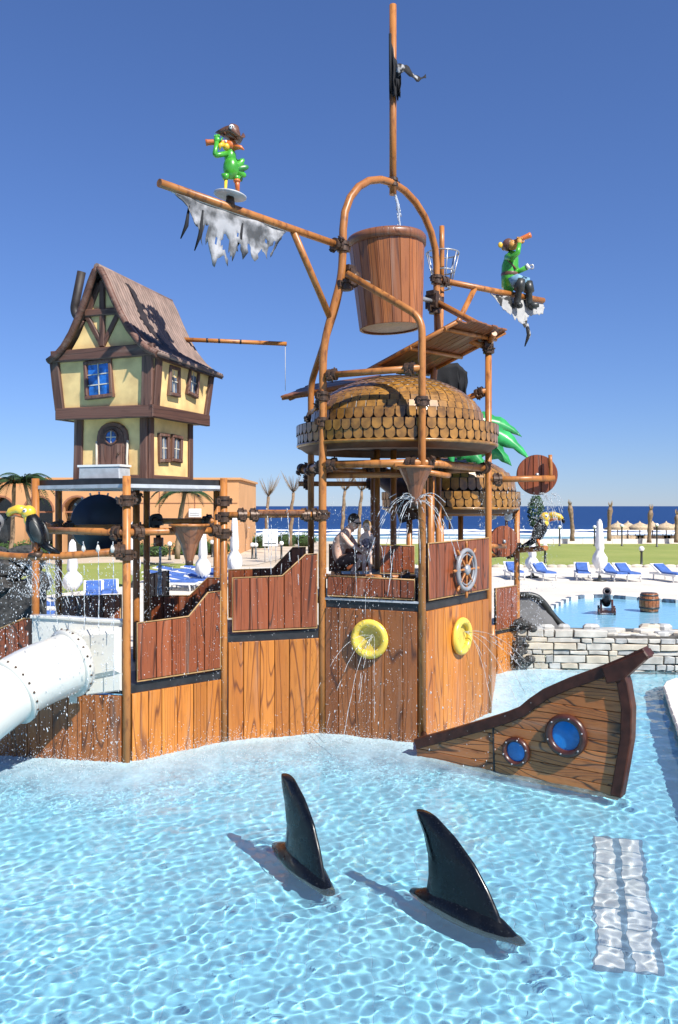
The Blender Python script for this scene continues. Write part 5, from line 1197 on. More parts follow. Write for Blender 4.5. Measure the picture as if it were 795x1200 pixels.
# toucans
def toucan(label, M, s):
    t = thing('toucan_figure', label, 'bird figure', M=M@Matrix.Scale(s, 4)); Ms = M@Matrix.Scale(s, 4)
    bd = MB().tube([V((.10, 0, .10)), V((.03, 0, .2)), V((-.02, 0, .33)), V((-.06, 0, .43)), V((-.09, 0, .50))], [.05, .105, .125, .095, .07], 14); bd.build('body', 'fin_black', t, Ms)
    MB().tube([V((.08, 0, .13)), V((.18, 0, .06)), V((.33, 0, .0))], [.06, .05, .015], 8).build('tail', 'fin_black', t, Ms)
    for sg in (-1, 1): MB().ell((.04, .11*sg, .28), (.07, .03, .16), 12, 8, Matrix.Rotation(R(-22), 3, 'Y')).build('wing', 'boot_dark', t, Ms)
    mb = MB().ell((-.11, 0, .53), (.10, .09, .095), 14, 10); mb.ell((-.085, 0, .43), (.085, .085, .09), 12, 8); mb.build('head', 'yellow_paint', t, Ms)
    MB().tube([V((-.16, 0, .55)), V((-.26, 0, .575)), V((-.36, 0, .545)), V((-.41, 0, .49))], [.07, .062, .05, .035], 12).build('bill', 'yellow_paint', t, Ms)
    MB().tube([V((-.40, 0, .505)), V((-.43, 0, .45)), V((-.435, 0, .42))], [.04, .028, .006], 10).build('bill_tip', 'fin_black', t, Ms)
    MB().tube([V((-.17, 0, .50)), V((-.28, 0, .51)), V((-.37, 0, .48))], [.05, .035, .01], 10).build('lower_bill', 'orange_paint', t, Ms)
    for sg in (-1, 1): MB().ell((-.12, .083*sg, .555), (.028, .012, .028), 10, 6).build('eye_ring', 'white_paint', t, Ms); MB().ell((-.122, .094*sg, .555), (.012, .006, .012), 8, 6).build('eye', 'fin_black', t, Ms)
    mb = MB()
    for sg in (-1, 1):
        mb.tube([V((.03, .05*sg, .14)), V((.0, .05*sg, .02))], [.03, .02], 8)
        for k in (-1, 0, 1): mb.tube([V((.0, .05*sg, .02)), V((-.07, .05*sg+.02*k, -.01))], [.014, .01], 6)
    mb.build('feet', 'orange_paint', t, Ms)
    MB().lathe([(.06, -.06), (.1, -.04), (.1, .0), (.05, .02)], 12).build('perch_clamp', 'clamp', t, Ms)
toucan('toucan figure with yellow bill perched on the curved spray pipe', Matrix.Translation(W(43, 648, 11.17))@Matrix.Rotation(R(-8), 4, 'Z'), 1.0)
toucan('small toucan figure with yellow bill on the back tower spray arm', Matrix.Translation(W(632, 641, 17.6))@Matrix.Rotation(R(170), 4, 'Z'), 1.15)
# skulls
def skull(label, c, s, mat, yaw, group=None):
    M = Matrix.Translation(c)@Matrix.Rotation(R(yaw), 4, 'Z')@Matrix.Scale(s, 4); t = thing('skull_figure', label, 'skull', M=M, group=group)
    mb = MB().ell((0, .02, .14), (.15, .18, .15), 18, 12); mb.ell((0, -.08, .03), (.10, .10, .09), 14, 8); mb.build('cranium', mat, t, M)
    mb = MB().ell((0, -.09, -.06), (.085, .085, .06), 14, 8); mb.build('jaw', mat, t, M)
    for sg in (-1, 1): MB().ell((.06*sg, -.135, .11), (.042, .035, .045), 12, 8).build('eye_socket', 'fin_black', t, M)
    MB().prism([(-.025, .0), (.025, .0), (0, .05)], .0, .03, frame(V((0, -.165, .02)), V((1, 0, 0)), V((0, 0, 1)), V((0, -1, 0)))).build('nose_hole', 'fin_black', t, M)
    for k in range(-3, 4): MB().box((.022*k, -.165+.004*abs(k), -.03), (.018, .02, .035)).build('tooth', mat, t, M)
    MB().tube([(0, .05, -.06), (0, .05, -.35)], .03, 8).build('stake', 'pipe', t, M)
gs = 'white skulls on the back tower'
for px, py, d_, s_ in ((594.5, 604, 17.9, .95), (576, 603, 18.3, .9), (511, 605, 17.4, .9), (527, 604, 18.4, .85)):
    skull('white skull ornament on the rail below the small dome', W(px, py, d_), s_, 'white_paint', rnd.uniform(-20, 20), gs)
skull('large grey stone skull behind the toucan', W(-7, 622, 18), 1.35, 'slide_grey', 25)
rb_ = thing('rock_block', 'dark wet rock block under the grey stone skull', 'rock', W(20, 690, 17.3)); mb = MB(); rr = random.Random(8)
for k in range(14):
    c = W(rr.uniform(-20, 48), rr.uniform(650, 690), 17.2+rr.uniform(0, .5)); poly = [(.28*math.cos(a)*rr.uniform(.7, 1.2), .22*math.sin(a)*rr.uniform(.7, 1.2)) for a in [2*math.pi*i/7 for i in range(7)]]
    MB().prism(poly, -.3, .1, Matrix.Translation(c)@Matrix.Rotation(R(90), 4, 'X'), .05).build('stone', 'rock_dark', rb_)
MB().box((-7.0, 17.7, .9), (1.6, .8, 1.9)).build('core', 'rock_dark', rb_)

# ---- people bathing on the upper deck
def skinned(name, joints, edges, mat, parent, sub=2):
    me = bpy.data.meshes.new(name); me.from_pydata([tuple(j[0]) for j in joints], edges, []); o = bpy.data.objects.new(name, me); COL.objects.link(o)
    md = o.modifiers.new('skin', 'SKIN')
    for i, j in enumerate(joints):
        r_ = j[1] if isinstance(j[1], tuple) else (j[1], j[1]); me.skin_vertices[0].data[i].radius = r_; me.skin_vertices[0].data[i].use_root = (i == 0)
    sb_ = o.modifiers.new('sub', 'SUBSURF'); sb_.levels = sub; sb_.render_levels = sub
    dg = bpy.context.evaluated_depsgraph_get(); ev = bpy.data.meshes.new_from_object(o.evaluated_get(dg)); bpy.data.objects.remove(o)
    for p in ev.polygons: p.use_smooth = True
    ev.materials.clear(); ev.materials.append(MAT[mat]); ev.name = name
    return link(ev, name, parent)
DZ = 2.30
def QD(d): 
    def f(px, py, dy=0): p = W(px, py, d); return V((p.x, p.y+dy, p.z))
    return f
q_ = QD(13.35)
man = thing('person', 'man in brown shorts squatting and reaching towards the child', 'person', V((q_(408, 0).x, 13.35, DZ)))
J = [(q_(396, 657), (.125, .14)), (q_(396, 646), (.12, .15)), (q_(399, 635), (.125, .165)), (q_(405, 625), (.10, .16)), (q_(410, 619), .055), (q_(413, 615), .055),
     (q_(401, 626, -.17), .052), (q_(411, 638, -.22), .040), (q_(422, 644, -.20), .030), (q_(426, 646, -.19), .03),
     (q_(409, 628, .15), .052), (q_(418, 640, .10), .04), (q_(412, 640, -.05), .03),
     (q_(398, 657, -.10), .09), (q_(424, 651, -.14), .062), (q_(412, 671, -.10), .042), (q_(420, 674, -.12), .032),
     (q_(398, 657, .10), .09), (q_(426, 653, .14), .062), (q_(414, 671, .12), .042), (q_(422, 673.5, .12), .032)]
E_ = [(0, 1), (1, 2), (2, 3), (3, 4), (4, 5), (3, 6), (6, 7), (7, 8), (8, 9), (3, 10), (10, 11), (11, 12), (0, 13), (13, 14), (14, 15), (15, 16), (0, 17), (17, 18), (18, 19), (19, 20)]
body = skinned('body', J, E_, 'skin', man)
def face(par, c, s, yaw, pitch, skin, hair, long=False):
    M = Matrix.Translation(c)@Matrix.Rotation(R(yaw), 4, 'Z')@Matrix.Rotation(R(pitch), 4, 'X')@Matrix.Scale(s, 4)
    mb = MB().ell((0, .0, .0), (.078, .098, .115), 18, 14); mb.ell((0, -.03, -.065), (.055, .06, .05), 14, 8); mb.tube([(0, -.088, .015), (0, -.118, -.02), (0, -.095, -.028)], [.010, .016, .012], 8)
    for sg in (-1, 1): mb.ell((.08*sg, .01, -.005), (.012, .022, .032), 8, 6)
    mb.tube([(0, .01, -.06), (0, .02, -.15)], [.055, .06], 10); mb.build('head', skin, par, M)
    hb_ = MB().ell((0, .018, .028), (.086, .10, .105), 18, 12); 
    if long: hb_.ell((0, .07, -.05), (.075, .05, .10), 12, 8)
    hb_.build('hair', hair, par, M)
    MB().ell((0, -.092, -.058), (.024, .008, .007), 10, 6).build('mouth', 'orange_paint', par, M)
    for sg in (-1, 1): MB().ell((.03*sg, -.086, .015), (.013, .008, .008), 8, 6).build('eye', 'fin_black', par, M)
    return M
Mf = face(man, q_(415, 611.5, -.03), 1.0, 48, 22, 'skin', 'hair_brown')
mb = MB()
for sg in (-1, 1): mb.ell((.034*sg, -.094, .014), (.03, .012, .02), 10, 6); mb.tube([(.06*sg, -.085, .018), (.083*sg, .0, .015)], .005, 5)
mb.tube([(-.01, -.102, .018), (.01, -.102, .018)], .005, 5); mb.build('sunglasses', 'sunglasses', man, Mf)
mb = MB(); hand(mb, q_(425, 645.5, -.19), V((1, 0, -.35)), (0, -1, 0), 1., .5); mb.build('hand', 'skin', man)
mb = MB(); hand(mb, q_(412, 640, -.05), V((-.8, -.4, 0)), (0, 0, 1), 1., .5); mb.build('hand', 'skin', man)
skinned('shorts', [(q_(396, 657), (.15, .17)), (q_(396, 648), (.14, .17)), (q_(399, 657, -.10), .115), (q_(414, 653.5, -.13), .098), (q_(420, 652, -.135), .088), (q_(399, 657, .10), .115), (q_(415, 654, .125), .098), (q_(421, 653, .135), .088)], [(0, 1), (0, 2), (2, 3), (3, 4), (0, 5), (5, 6), (6, 7)], 'shorts_brown', man)
q_ = QD(13.22)
girl = thing('person', 'fair-haired small child in mottled swimsuit standing beside the man', 'person', V((q_(430, 0).x, 13.22, DZ)))
hd_ = q_(430, 617)
J = [(q_(430, 645), (.075, .065)), (q_(430, 637), (.07, .062)), (q_(430, 629), (.08, .06)), (q_(430, 625), .045), (q_(430, 622), .035),
     (q_(425, 627), .032), (q_(422, 635, -.03), .024), (q_(425, 641, -.10), .019), (q_(426.5, 642, -.11), .018),
     (q_(435, 627), .032), (q_(438.5, 635, -.03), .024), (q_(436, 642, -.09), .019), (q_(434.5, 643, -.1), .018),
     (q_(427.5, 648), .05), (q_(427, 660, -.03), .036), (q_(426.5, 671), .026), (q_(426, 674.5, -.06), .022),
     (q_(432.5, 648), .05), (q_(434, 660, -.03), .036), (q_(434, 671), .026), (q_(434.5, 674.5, -.06), .022)]
skinned('body', J, E_[:3]+[(3, 4)]+[(2, 5), (5, 6), (6, 7), (7, 8), (2, 9), (9, 10), (10, 11), (11, 12), (0, 13), (13, 14), (14, 15), (15, 16), (0, 17), (17, 18), (18, 19), (19, 20)], 'skin_fair', girl)
face(girl, hd_, .78, -12, 10, 'skin_fair', 'hair_fair', True)
MB().tube([hd_+V((0, .03, .08)), hd_+V((0, .03, .12))], [.03, .02], 8).build('hair_tie', 'white_paint', girl)
skinned('swimsuit', [(q_(430, 646), (.092, .08)), (q_(430, 637), (.085, .076)), (q_(430, 629), (.094, .074))], [(0, 1), (1, 2)], 'swimsuit', girl)
mb = MB(); hand(mb, q_(426, 641.5, -.105), V((.3, -.6, -.3)), (1, 0, 0), .6, .6); mb.build('hand', 'skin_fair', girl)
mb = MB(); hand(mb, q_(435, 642.5, -.1), V((-.3, -.6, -.3)), (-1, 0, 0), .6, .6); mb.build('hand', 'skin_fair', girl)
# ================================================================ boat, fins, slides, stones, water
A0, B0 = (1.08, 11.64), (3.30, 10.03); MBt = upframe(A0, B0); OP = lambda px, py: onplane(A0, B0, px, py)
boat = thing('ship_bow', 'dark plank ship bow panel with two blue portholes in the pool', 'ship bow', (2.2, 10.8, 0))
topl = [OP(*p) for p in ((488, 868), (525, 858), (563, 847), (592, 838), (612, 830), (624, 820), (640, 809), (665, 798), (690, 789), (706, 783))]
stem = [OP(*p) for p in ((728, 779), (735, 800), (740, 830), (739, 865), (733, 900), (727, 933))]
hull = [(OP(492, 890)[0], -.15), (stem[-1][0]-.02, -.15)]+stem[::-1][:-1]+topl[::-1]
zs = np.linspace(-.15, max(p[1] for p in hull)+.01, 14)
rr = random.Random(12)
MB().prism(hull, -.06, -.004, MBt).build('backing', 'black_trim', boat)
for i in range(len(zs)-1):
    pl = clip(clip(hull, 1, zs[i]+.0025, True), 1, zs[i+1]-.0025, False)
    for a, b_ in ((-1, OP(580, 880)[0]), (OP(580, 880)[0], 9)):
        q2 = clip(clip(pl, 0, a+.004, True), 0, b_-.004, False)
        if len(q2) < 3 or max(p[0] for p in q2)-min(p[0] for p in q2) < .03: continue
        x0, z0 = min(p[0] for p in q2), min(p[1] for p in q2)   # plank frame: local y runs along the plank
        M = MBt@Matrix.Translation((x0, z0, 0))@Matrix.Rotation(R(-90), 4, 'Z')
        piece('plank', [(-(p[1]-z0), p[0]-x0) for p in q2], 0, .03+rr.uniform(-.002, .002), .004, 'plank_boat', boat, M)
def band(pts, w0, w1, t0, t1, name, mat, par, M):
    """strip of width w to one side of an open line"""
    out = []
    for i, p in enumerate(pts):
        a, b_ = V(pts[max(0, i-1)]), V(pts[min(len(pts)-1, i+1)]); t = (b_-a).normalized(); out.append((p[0]+t.y*w0, p[1]-t.x*w0)); 
    inn = []
    for i, p in enumerate(pts):
        a, b_ = V(pts[max(0, i-1)]), V(pts[min(len(pts)-1, i+1)]); t = (b_-a).normalized(); inn.append((p[0]+t.y*w1, p[1]-t.x*w1))
    return MB().prism(out+inn[::-1], t0, t1, M, .012).build(name, mat, par)
band(topl+[OP(733, 772), OP(757, 761)], -.03, .105, -.12, .07, 'top_rail', 'rail_dark', boat, MBt)
band(stem, -.03, .10, -.10, .075, 'stem_post', 'rail_dark', boat, MBt)
sp_ = [OP(*p) for p in ((708, 781), (758, 761), (763, 768), (744, 785), (731, 797), (714, 800))]
MB().prism(sp_, -.14, .10, MBt, .015).build('bowsprit', 'rail_dark', boat)
band([OP(579, 846), OP(580, 880), OP(581, 918)], -.012, .012, .0, .045, 'seam_strip', 'black_trim', boat, MBt)
for px, py, ro, ri in ((665.5, 861, .262, .185), (607, 879.5, .182, .132)):
    u_, z_ = OP(px, py); M = MBt@Matrix.Translation((u_, z_, .03)); ph = MB().lathe([(ro, 0), (ro, .05), (ro-.03, .075), (ri+.01, .07), (ri-.01, .045), (ri-.01, .01)], 36, None, False).build('porthole', 'porthole_rim', boat, M)
    MB().lathe([(ri, .022), (ri*.5, .026), (.001, .028)], 36, None, False).build('porthole_glass', 'porthole_blue', ph, M)
    for k in range(6): MB().ell(((ro+ri)/2*math.cos(k*1.047+.3), (ro+ri)/2*math.sin(k*1.047+.3), .076), (.012, .012, .008), 8, 5).build('bolt', 'grey_metal', ph, M)
# strut holding the bow panel to the tower
MB().tube([MBt@V((.06, .12, -.05)), V((P3.x+.02, P3.y-.05, .14))], .05, 8).build('strut', 'rail_dark', boat)

# ---- shark fins
def fin(label, A, B, left, right, body, seed):
    """lens-section fin standing on the line A-B, on a long low back"""
    op = lambda p: onplane(A, B, *p); Lp = [op(p) for p in left]; Rp = [op(p) for p in right]; M = upframe(A, B); t = thing('shark_fin', label, 'shark fin', M=M@Matrix.Translation((.3, 0, 0)))
    ztop = Lp[0][1]; n, m = 26, 14; vs = []
    lz = [p[1] for p in Lp[::-1]]; lu = [p[0] for p in Lp[::-1]]; rz = [p[1] for p in Rp[::-1]]; ru = [p[0] for p in Rp[::-1]]
    for i in range(n+1):
        z = -.05+(ztop+.05)*(1-(1-i/n)**1.3); z = min(z, ztop-.001); a, b_ = np.interp(z, lz, lu), np.interp(z, rz, ru); c = b_-a; th = .21*c**.8*.62+.014
        for k in range(m):
            q = 2*math.pi*k/m; vs.append(V((a+c*(.5-.5*math.cos(q)), z, th*math.sin(q)*(.75+.25*math.cos(q)))))
    fs = [(i*m+k, i*m+(k+1) % m, (i+1)*m+(k+1) % m, (i+1)*m+k) for i in range(n) for k in range(m)]+[tuple(n*m+k for k in range(m))]
    MB().add(vs, fs, True).build('fin', 'fin_black', t, M)
    u0, u1 = body; pts = []; rad = []
    for k in range(15):
        s = k/14; pts.append(V((u0+(u1-u0)*s, -.075+.05*math.sin(math.pi*s), 0))); rad.append(.04+.115*math.sin(math.pi*min(1, s*1.02))**.7)
    MB().tube(pts, rad, 14).build('back', 'fin_black', t, M)
a2, b2 = G(489, 1042), G(608, 1100)
fin('larger black shark fin rising from the pool water', a2, b2, [(489, 948), (491, 956), (498, 975), (503, 1000), (503.5, 1022), (500, 1046), (498, 1060)], [(489, 948), (500, 950), (512, 958), (535, 983), (558, 1015), (574, 1045), (584, 1068), (592, 1090)], (-.06, (V(b2)-V(a2)).length+.04), 1)
a1, b1 = G(326, 988), G(387, 1043)
fin('slimmer black shark fin rising from the pool water', a1, b1, [(332, 906), (332.5, 914), (337, 940), (339.5, 965), (338, 990), (337, 1000)], [(332, 906), (338, 908), (346, 917), (358, 940), (368, 968), (375, 998), (379, 1020), (382, 1040)], (-.07, (V(b1)-V(a1)).length+.03), 2)

# ---- white tube slide on the left
sl = thing('tube_slide', 'white fibreglass tube slide leaving the house platform to the left', 'slide', W(60, 790, 11.2))
path = [W(92, 773, 11.22), W(84, 776, 11.15), W(40, 793, 10.75), W(4, 815, 10.4), W(-45, 852, 9.9), W(-110, 915, 9.3)]
n = 28; pts = rounded(path, .5, 5); inner = []
mb = MB().tube(pts, .40, n, True); mb.build('tube', 'white_plastic', sl)
MB().tube(pts, .385, n, False).build('tube_lining', 'white_paint', sl)
def flange(p, dr, r_):
    z = V(dr).normalized(); x = z.orthogonal().normalized(); M = frame(p, x, z.cross(x), z)
    fo_ = MB().lathe([(r_-.03, -.035), (r_+.035, -.03), (r_+.035, -.004), (r_+.022, 0), (r_+.035, .004), (r_+.035, .03), (r_-.03, .035)], 36, M, False).build('flange', 'white_plastic', sl)
    for k in range(22): a = 2*math.pi*k/22; MB().ell(M@V(((r_+.034)*math.cos(a), (r_+.034)*math.sin(a), .018)), (.017, .017, .017), 6, 4).build('bolt', 'clamp', fo_)
flange(W(82, 777, 11.13), path[1]-path[2], .415); flange(W(12, 810, 10.48), path[2]-path[4], .415); flange(W(-60, 866, 9.8), path[4]-path[5], .415)
Ms = upframe((-4.75, 11.75), (P0.x, P0.y+.06)); OPs = lambda px, py: onplane((-4.75, 11.75), (P0.x, P0.y+.06), px, py)
hw_ = [OPs(*p) for p in ((38, 722), (70, 724), (110, 727), (145, 728), (145, 806), (118, 812), (88, 812), (60, 806), (38, 800))]
MB().prism(hw_, -.06, .02, Ms, .012).build('head_wall', 'white_plastic', sl)
band([OPs(*p) for p in ((37, 722), (70, 723.5), (110, 726.5), (146, 728))], -.02, .03, -.09, .05, 'top_lip', 'white_plastic', sl, Ms)
MB().prism([OPs(*p) for p in ((84, 796), (146, 786), (146, 808), (86, 816))], .0, .10, Ms, .02).build('lower_lip', 'white_plastic', sl)
MB().prism([OPs(*p) for p in ((86, 806), (95, 805), (95, 822), (86, 822))], .02, .12, Ms, .012).build('support_foot', 'white_plastic', sl)
# shallow trough joining the head wall to the tube
MB().prism([OPs(*p) for p in ((70, 741), (100, 737), (146, 734), (146, 788), (100, 797), (74, 800))], -.1, .16, Ms, .07).build('trough', 'white_plastic', sl)

# ---- stone wall between the pools
sw_ = thing('stone_wall', 'pale irregular stone wall between the two pools', 'wall', (6.5, 18.3, 0))
SA, SB = (3.62, 17.85), (10.5, 17.2); Mst = upframe(SA, SB); Ls = math.hypot(SB[0]-SA[0], SB[1]-SA[1]); rr = random.Random(21)
MB().box((Ls/2, .18, -.62), (Ls+.1, 1.05, 1.15), Mst).build('core', 'mortar', sw_)
z = -.15
for hrow in (.16, .13, .17, .1, .15, .11, .16, .12):
    x = 0
    while x < Ls:
        wd = min(rr.choice((.18, .28, .42, .62))*rr.uniform(.8, 1.25), Ls-x+.1); lim = .93 if x < 1.9 else (.78 if x < 3.2 else .86)
        if z+hrow < lim:
            sp2 = hrow > .18 and wd > .5 and rr.random() < .35
            for z0, z1 in (((z, z+hrow*.48), (z+hrow*.52, z+hrow)) if sp2 else ((z, z+hrow),)):
                j = lambda s=.012: rr.uniform(-s, s)
                poly = [(.012+j(), .010+j()), (wd/2+j(), .008+j()), (wd-.012+j(), .010+j()), (wd-.010+j(), z1-z0-.010+j()), (wd/2+j(), z1-z0-.008+j()), (.012+j(), z1-z0-.010+j())]
                piece('stone', poly, -.15, .035+rr.uniform(-.015, .03), .012, rr.choice(('stone', 'stone', 'stone_b', 'stone_c')), sw_, Mst@Matrix.Translation((x, z0, 0)))
        x += wd
    z += hrow
for k in range(90):   # cap stones
    x = rr.uniform(.4, Ls); y = rr.uniform(.2, .62); a, b_ = rr.uniform(.14, .34), rr.uniform(.10, .18); zt = .70+rr.choice((0, 0, .0, .03, .08))*rr.uniform(.6, 1.2)
    poly = [(a*math.cos(t)*rr.uniform(.75, 1.05), b_*math.sin(t)*rr.uniform(.8, 1.05)) for t in [2*math.pi*i/8+.2 for i in range(8)]]
    piece('stone', poly, -.14, rr.uniform(.0, .06), .02, rr.choice(('stone', 'stone_b', 'stone_c')), sw_, Mst@frame(V((x, zt, -y)), V((1, 0, 0)), V((0, 0, -1)), V((0, 1, 0))))
for px, py, s_ in ((693, 729, .2), (760, 728, .22), (778, 734, .22), (661, 737, .16), (640, 735, .2), (768, 738, .2)):
    p = W(px, py, 18.6); poly = [(s_*math.cos(t)*rr.uniform(.85, 1.1), s_*.7*math.sin(t)*rr.uniform(.85, 1.1)) for t in [2*math.pi*i/7 for i in range(7)]]
    piece('stone', poly, -.22, .10, .05, rr.choice(('stone_b', 'stone_c')), sw_, Matrix.Translation(V((p.x, p.y, max(.73, p.z-.22)))))
dk = thing('shadow_rocks', 'dark stones standing in for the wet shadow at the stone wall end', 'rocks', (3.6, 17.9, 0))  # near-black stones stand in for the wet shadow here
for k in range(26):
    p = W(rr.uniform(606, 626), rr.uniform(728, 784), 17.55+rr.uniform(-.1, .35)); r_ = rr.uniform(.06, .12); mb = MB(); mb.ell(p, (r_, r_*.9, r_*.8), 7, 5); mb.s = [False]*len(mb.f); mb.build('stone', 'rock_dark', dk)
# grey chute behind the stone wall
gc = thing('grey_chute', 'grey open slide chute with dark rim behind the stone wall', 'slide', W(630, 725, 19.3))
poly_px = [(605, 697.5), (622, 697), (631, 700), (639, 708), (648, 721), (657, 731), (666, 737), (666, 748), (605, 748)]
A_, B_ = (W(605, 0, 19.2).x, 19.2), (W(670, 0, 19.2).x, 19.2); Mg = upframe(A_, B_); pg = [onplane(A_, B_, *p) for p in poly_px]
MB().prism(pg, -.03, .0, Mg).build('far_side', 'slide_grey', gc)
MB().tube(rounded([Mg@V((u_, z_, 0)) for u_, z_ in pg[:7]], .1), .07, 10).build('rim', 'boot_dark', gc)
MB().prism([(u_, z_-.22) for u_, z_ in pg[:7]]+pg[7:], .62, .65, Mg).build('near_side', 'slide_grey', gc)
mb = MB(); vs = []
for u_, z_ in pg[:7]: vs += [Mg@V((u_, z_-.42, 0)), Mg@V((u_, z_-.42, .63))]
mb.add(vs, [(2*k, 2*k+2, 2*k+3, 2*k+1) for k in range(6)], True); mb.build('chute_bed', 'slide_grey', gc)
# ---- cannon and barrel standing in the back pool
cn = thing('cannon', 'small dark cannon on a red-brown carriage in the back pool', 'cannon', G(711, 719))
b0 = G(711, 719); M = Matrix.Translation(b0)@Matrix.Rotation(R(-16), 4, 'Z')
MB().lathe([(.001, -.42), (.05, -.45), (.06, -.40), (.13, -.36), (.14, -.1), (.115, .3), (.10, .52), (.13, .56), (.13, .63), (.07, .63), (.065, .3)], 20, M@Matrix.Translation((0, -.05, .47))@Matrix.Rotation(R(62), 4, 'X'), False).build('barrel', 'cannon_iron', cn)
for sx in (-1, 1):
    MB().prism([(-.45, .05), (.42, .05), (.42, .28), (.2, .34), (.1, .46), (-.1, .44), (-.45, .22)], -.03, .03, M@Matrix.Translation((.17*sx, 0, 0))@frame(V((0, 0, 0)), V((0, -1, 0)), V((0, 0, 1)), V((1, 0, 0))), .01).build('carriage_cheek', 'porthole_rim', cn)
    for yy in (-.3, .32): MB().lathe([(.001, -.03), (.12, -.03), (.12, .03), (.001, .03)], 18, M@Matrix.Translation((.24*sx, yy, .10))@Matrix.Rotation(R(90), 4, 'Y'), False).build('wheel', 'porthole_rim', cn)
MB().box((0, 0, .1), (.32, .8, .07), M).build('carriage_bed', 'porthole_rim', cn)
br_ = thing('barrel', 'brown wooden barrel with dark hoops standing in the back pool', 'barrel', G(761, 717)); T = Matrix.Translation(G(761, 717))
prof = [(.25+.065*math.sin(math.pi*k/10), -.05+.66*k/10) for k in range(11)]
for k in range(16):
    a0 = 2*math.pi*k/16; mb = MB()
    for i_, (r_, z_) in enumerate(prof): pass
    mb.lathe([(r_, z_) for r_, z_ in prof], 2, T, False, True, a0+.015, a0+2*math.pi/16-.015); mb.build('stave', 'stave', br_)
MB().lathe([(r_-.012, z_) for r_, z_ in prof], 24, T).build('liner', 'dome_dark', br_)
for k in (1, 3, 7, 9): MB().lathe([(prof[k][0]+.002, prof[k][1]-.025), (prof[k][0]+.012, prof[k][1]-.025), (prof[k][0]+.012, prof[k][1]+.025), (prof[k][0]+.002, prof[k][1]+.025)], 24, T, False).build('hoop', 'boot_dark', br_)
# ---- plastic palm behind the large dome
pt = thing('plastic_palm', 'plastic palm with broad green leaves rising behind the large dome', 'palm', V((W(505, 0, 16.4).x, 16.4, 0)))
cr = W(505, 520, 16.4); MB().tube([V((cr.x, cr.y, FLOOR)), cr], [.09, .07], 10).build('trunk', 'pipe', pt)
def blade(a, c_, b_, wd, lobes):
    vs = []; n = 18
    for k in range(n+1):
        t = k/n; p = a*(1-t)**2+c_*2*t*(1-t)+b_*t*t; tg = ((c_-a)*(1-t)+(b_-c_)*t).normalized(); sd_ = tg.cross(V((0, -1, .25))).normalized(); w_ = wd*math.sin(math.pi*(.06+.94*t)**.8)*(1-.28*(k % 3 == 0 and 0 < k < n)*lobes)
        vs += [p+sd_*w_+V((0, .04, -.05))*w_*3, p, p-sd_*w_+V((0, .04, -.05))*w_*3]
    mb = MB().add(vs, [f for k in range(n) for f in ((3*k, 3*k+3, 3*k+4, 3*k+1), (3*k+1, 3*k+4, 3*k+5, 3*k+2))], True); o = mb.build('leaf', 'leaf_plastic', pt); md = o.modifiers.new('thickness', 'SOLIDIFY'); md.thickness = .02
for cx_, cy_, ex_, ey_, dd, wd in ((572, 476, 622, 540, 16.0, .26), (566, 500, 600, 546, 16.3, .34), (565, 470, 612, 512, 16.8, .26), (545, 510, 570, 550, 16.0, .28), (460, 490, 414, 536, 16.6, .2), (470, 500, 436, 540, 16.2, .24), (495, 500, 478, 545, 15.9, .22), (520, 500, 532, 546, 15.9, .24), (510, 480, 540, 470, 17.2, .22)):
    blade(cr, W(cx_, cy_, dd), W(ex_, ey_, dd), wd, 1)

# ================================================================ falling water
def drops(name, fields, seed):
    rr = random.Random(seed); mb = MB()
    for x0, x1, y0, y1, d0_, d1_, n_, big in fields:
        # drops fall in loose strings below the spouts, so they gather in columns
        cols = [rr.uniform(x0, x1) for _ in range(max(4, int((x1-x0)/5)))]
        for _ in range(int(n_*1.7)):
            px = rr.gauss(rr.choice(cols), 2.2) if rr.random() < .55 else rr.uniform(x0, x1)
            p = W(px, y0+(y1-y0)*rr.random(), rr.uniform(d0_, d1_)); r_ = rr.uniform(.0018, .0052)*big*(1.9 if rr.random() < .08 else 1); l = r_*rr.uniform(1., 3.2)
            if p.z < .02: continue
            sx = rr.uniform(-.25, .25)*l
            mb.add([p+V((-sx, 0, l)), p+V((r_, 0, 0)), p+V((0, r_, 0)), p+V((-r_, 0, 0)), p+V((0, -r_, 0)), p+V((sx, 0, -l))], [(0, 1, 2), (0, 2, 3), (0, 3, 4), (0, 4, 1), (5, 2, 1), (5, 3, 2), (5, 4, 3), (5, 1, 4)], True)
    return mb.build(name, 'drop', None, None, 'stuff')
o = drops('water_drops', [(-20, 142, 655, 880, 10.3, 11.1, 1000, 1.1), (10, 70, 652, 700, 11.0, 11.4, 500, 1.), (60, 140, 690, 730, 13.0, 13.6, 350, 1.2), (160, 262, 655, 800, 11.2, 12.6, 450, .9), (262, 380, 610, 760, 12.2, 13.4, 350, .9),
    (378, 500, 580, 700, 12.0, 13.0, 650, .9), (385, 500, 690, 870, 11.6, 12.3, 420, 1.), (560, 650, 570, 690, 14.5, 17.2, 600, 1.2), (575, 640, 690, 790, 15.5, 17.4, 600, 1.2), (625, 655, 575, 640, 14.0, 14.6, 160, 1.1), (495, 640, 760, 920, 10.2, 12.0, 160, 1.)], 5)
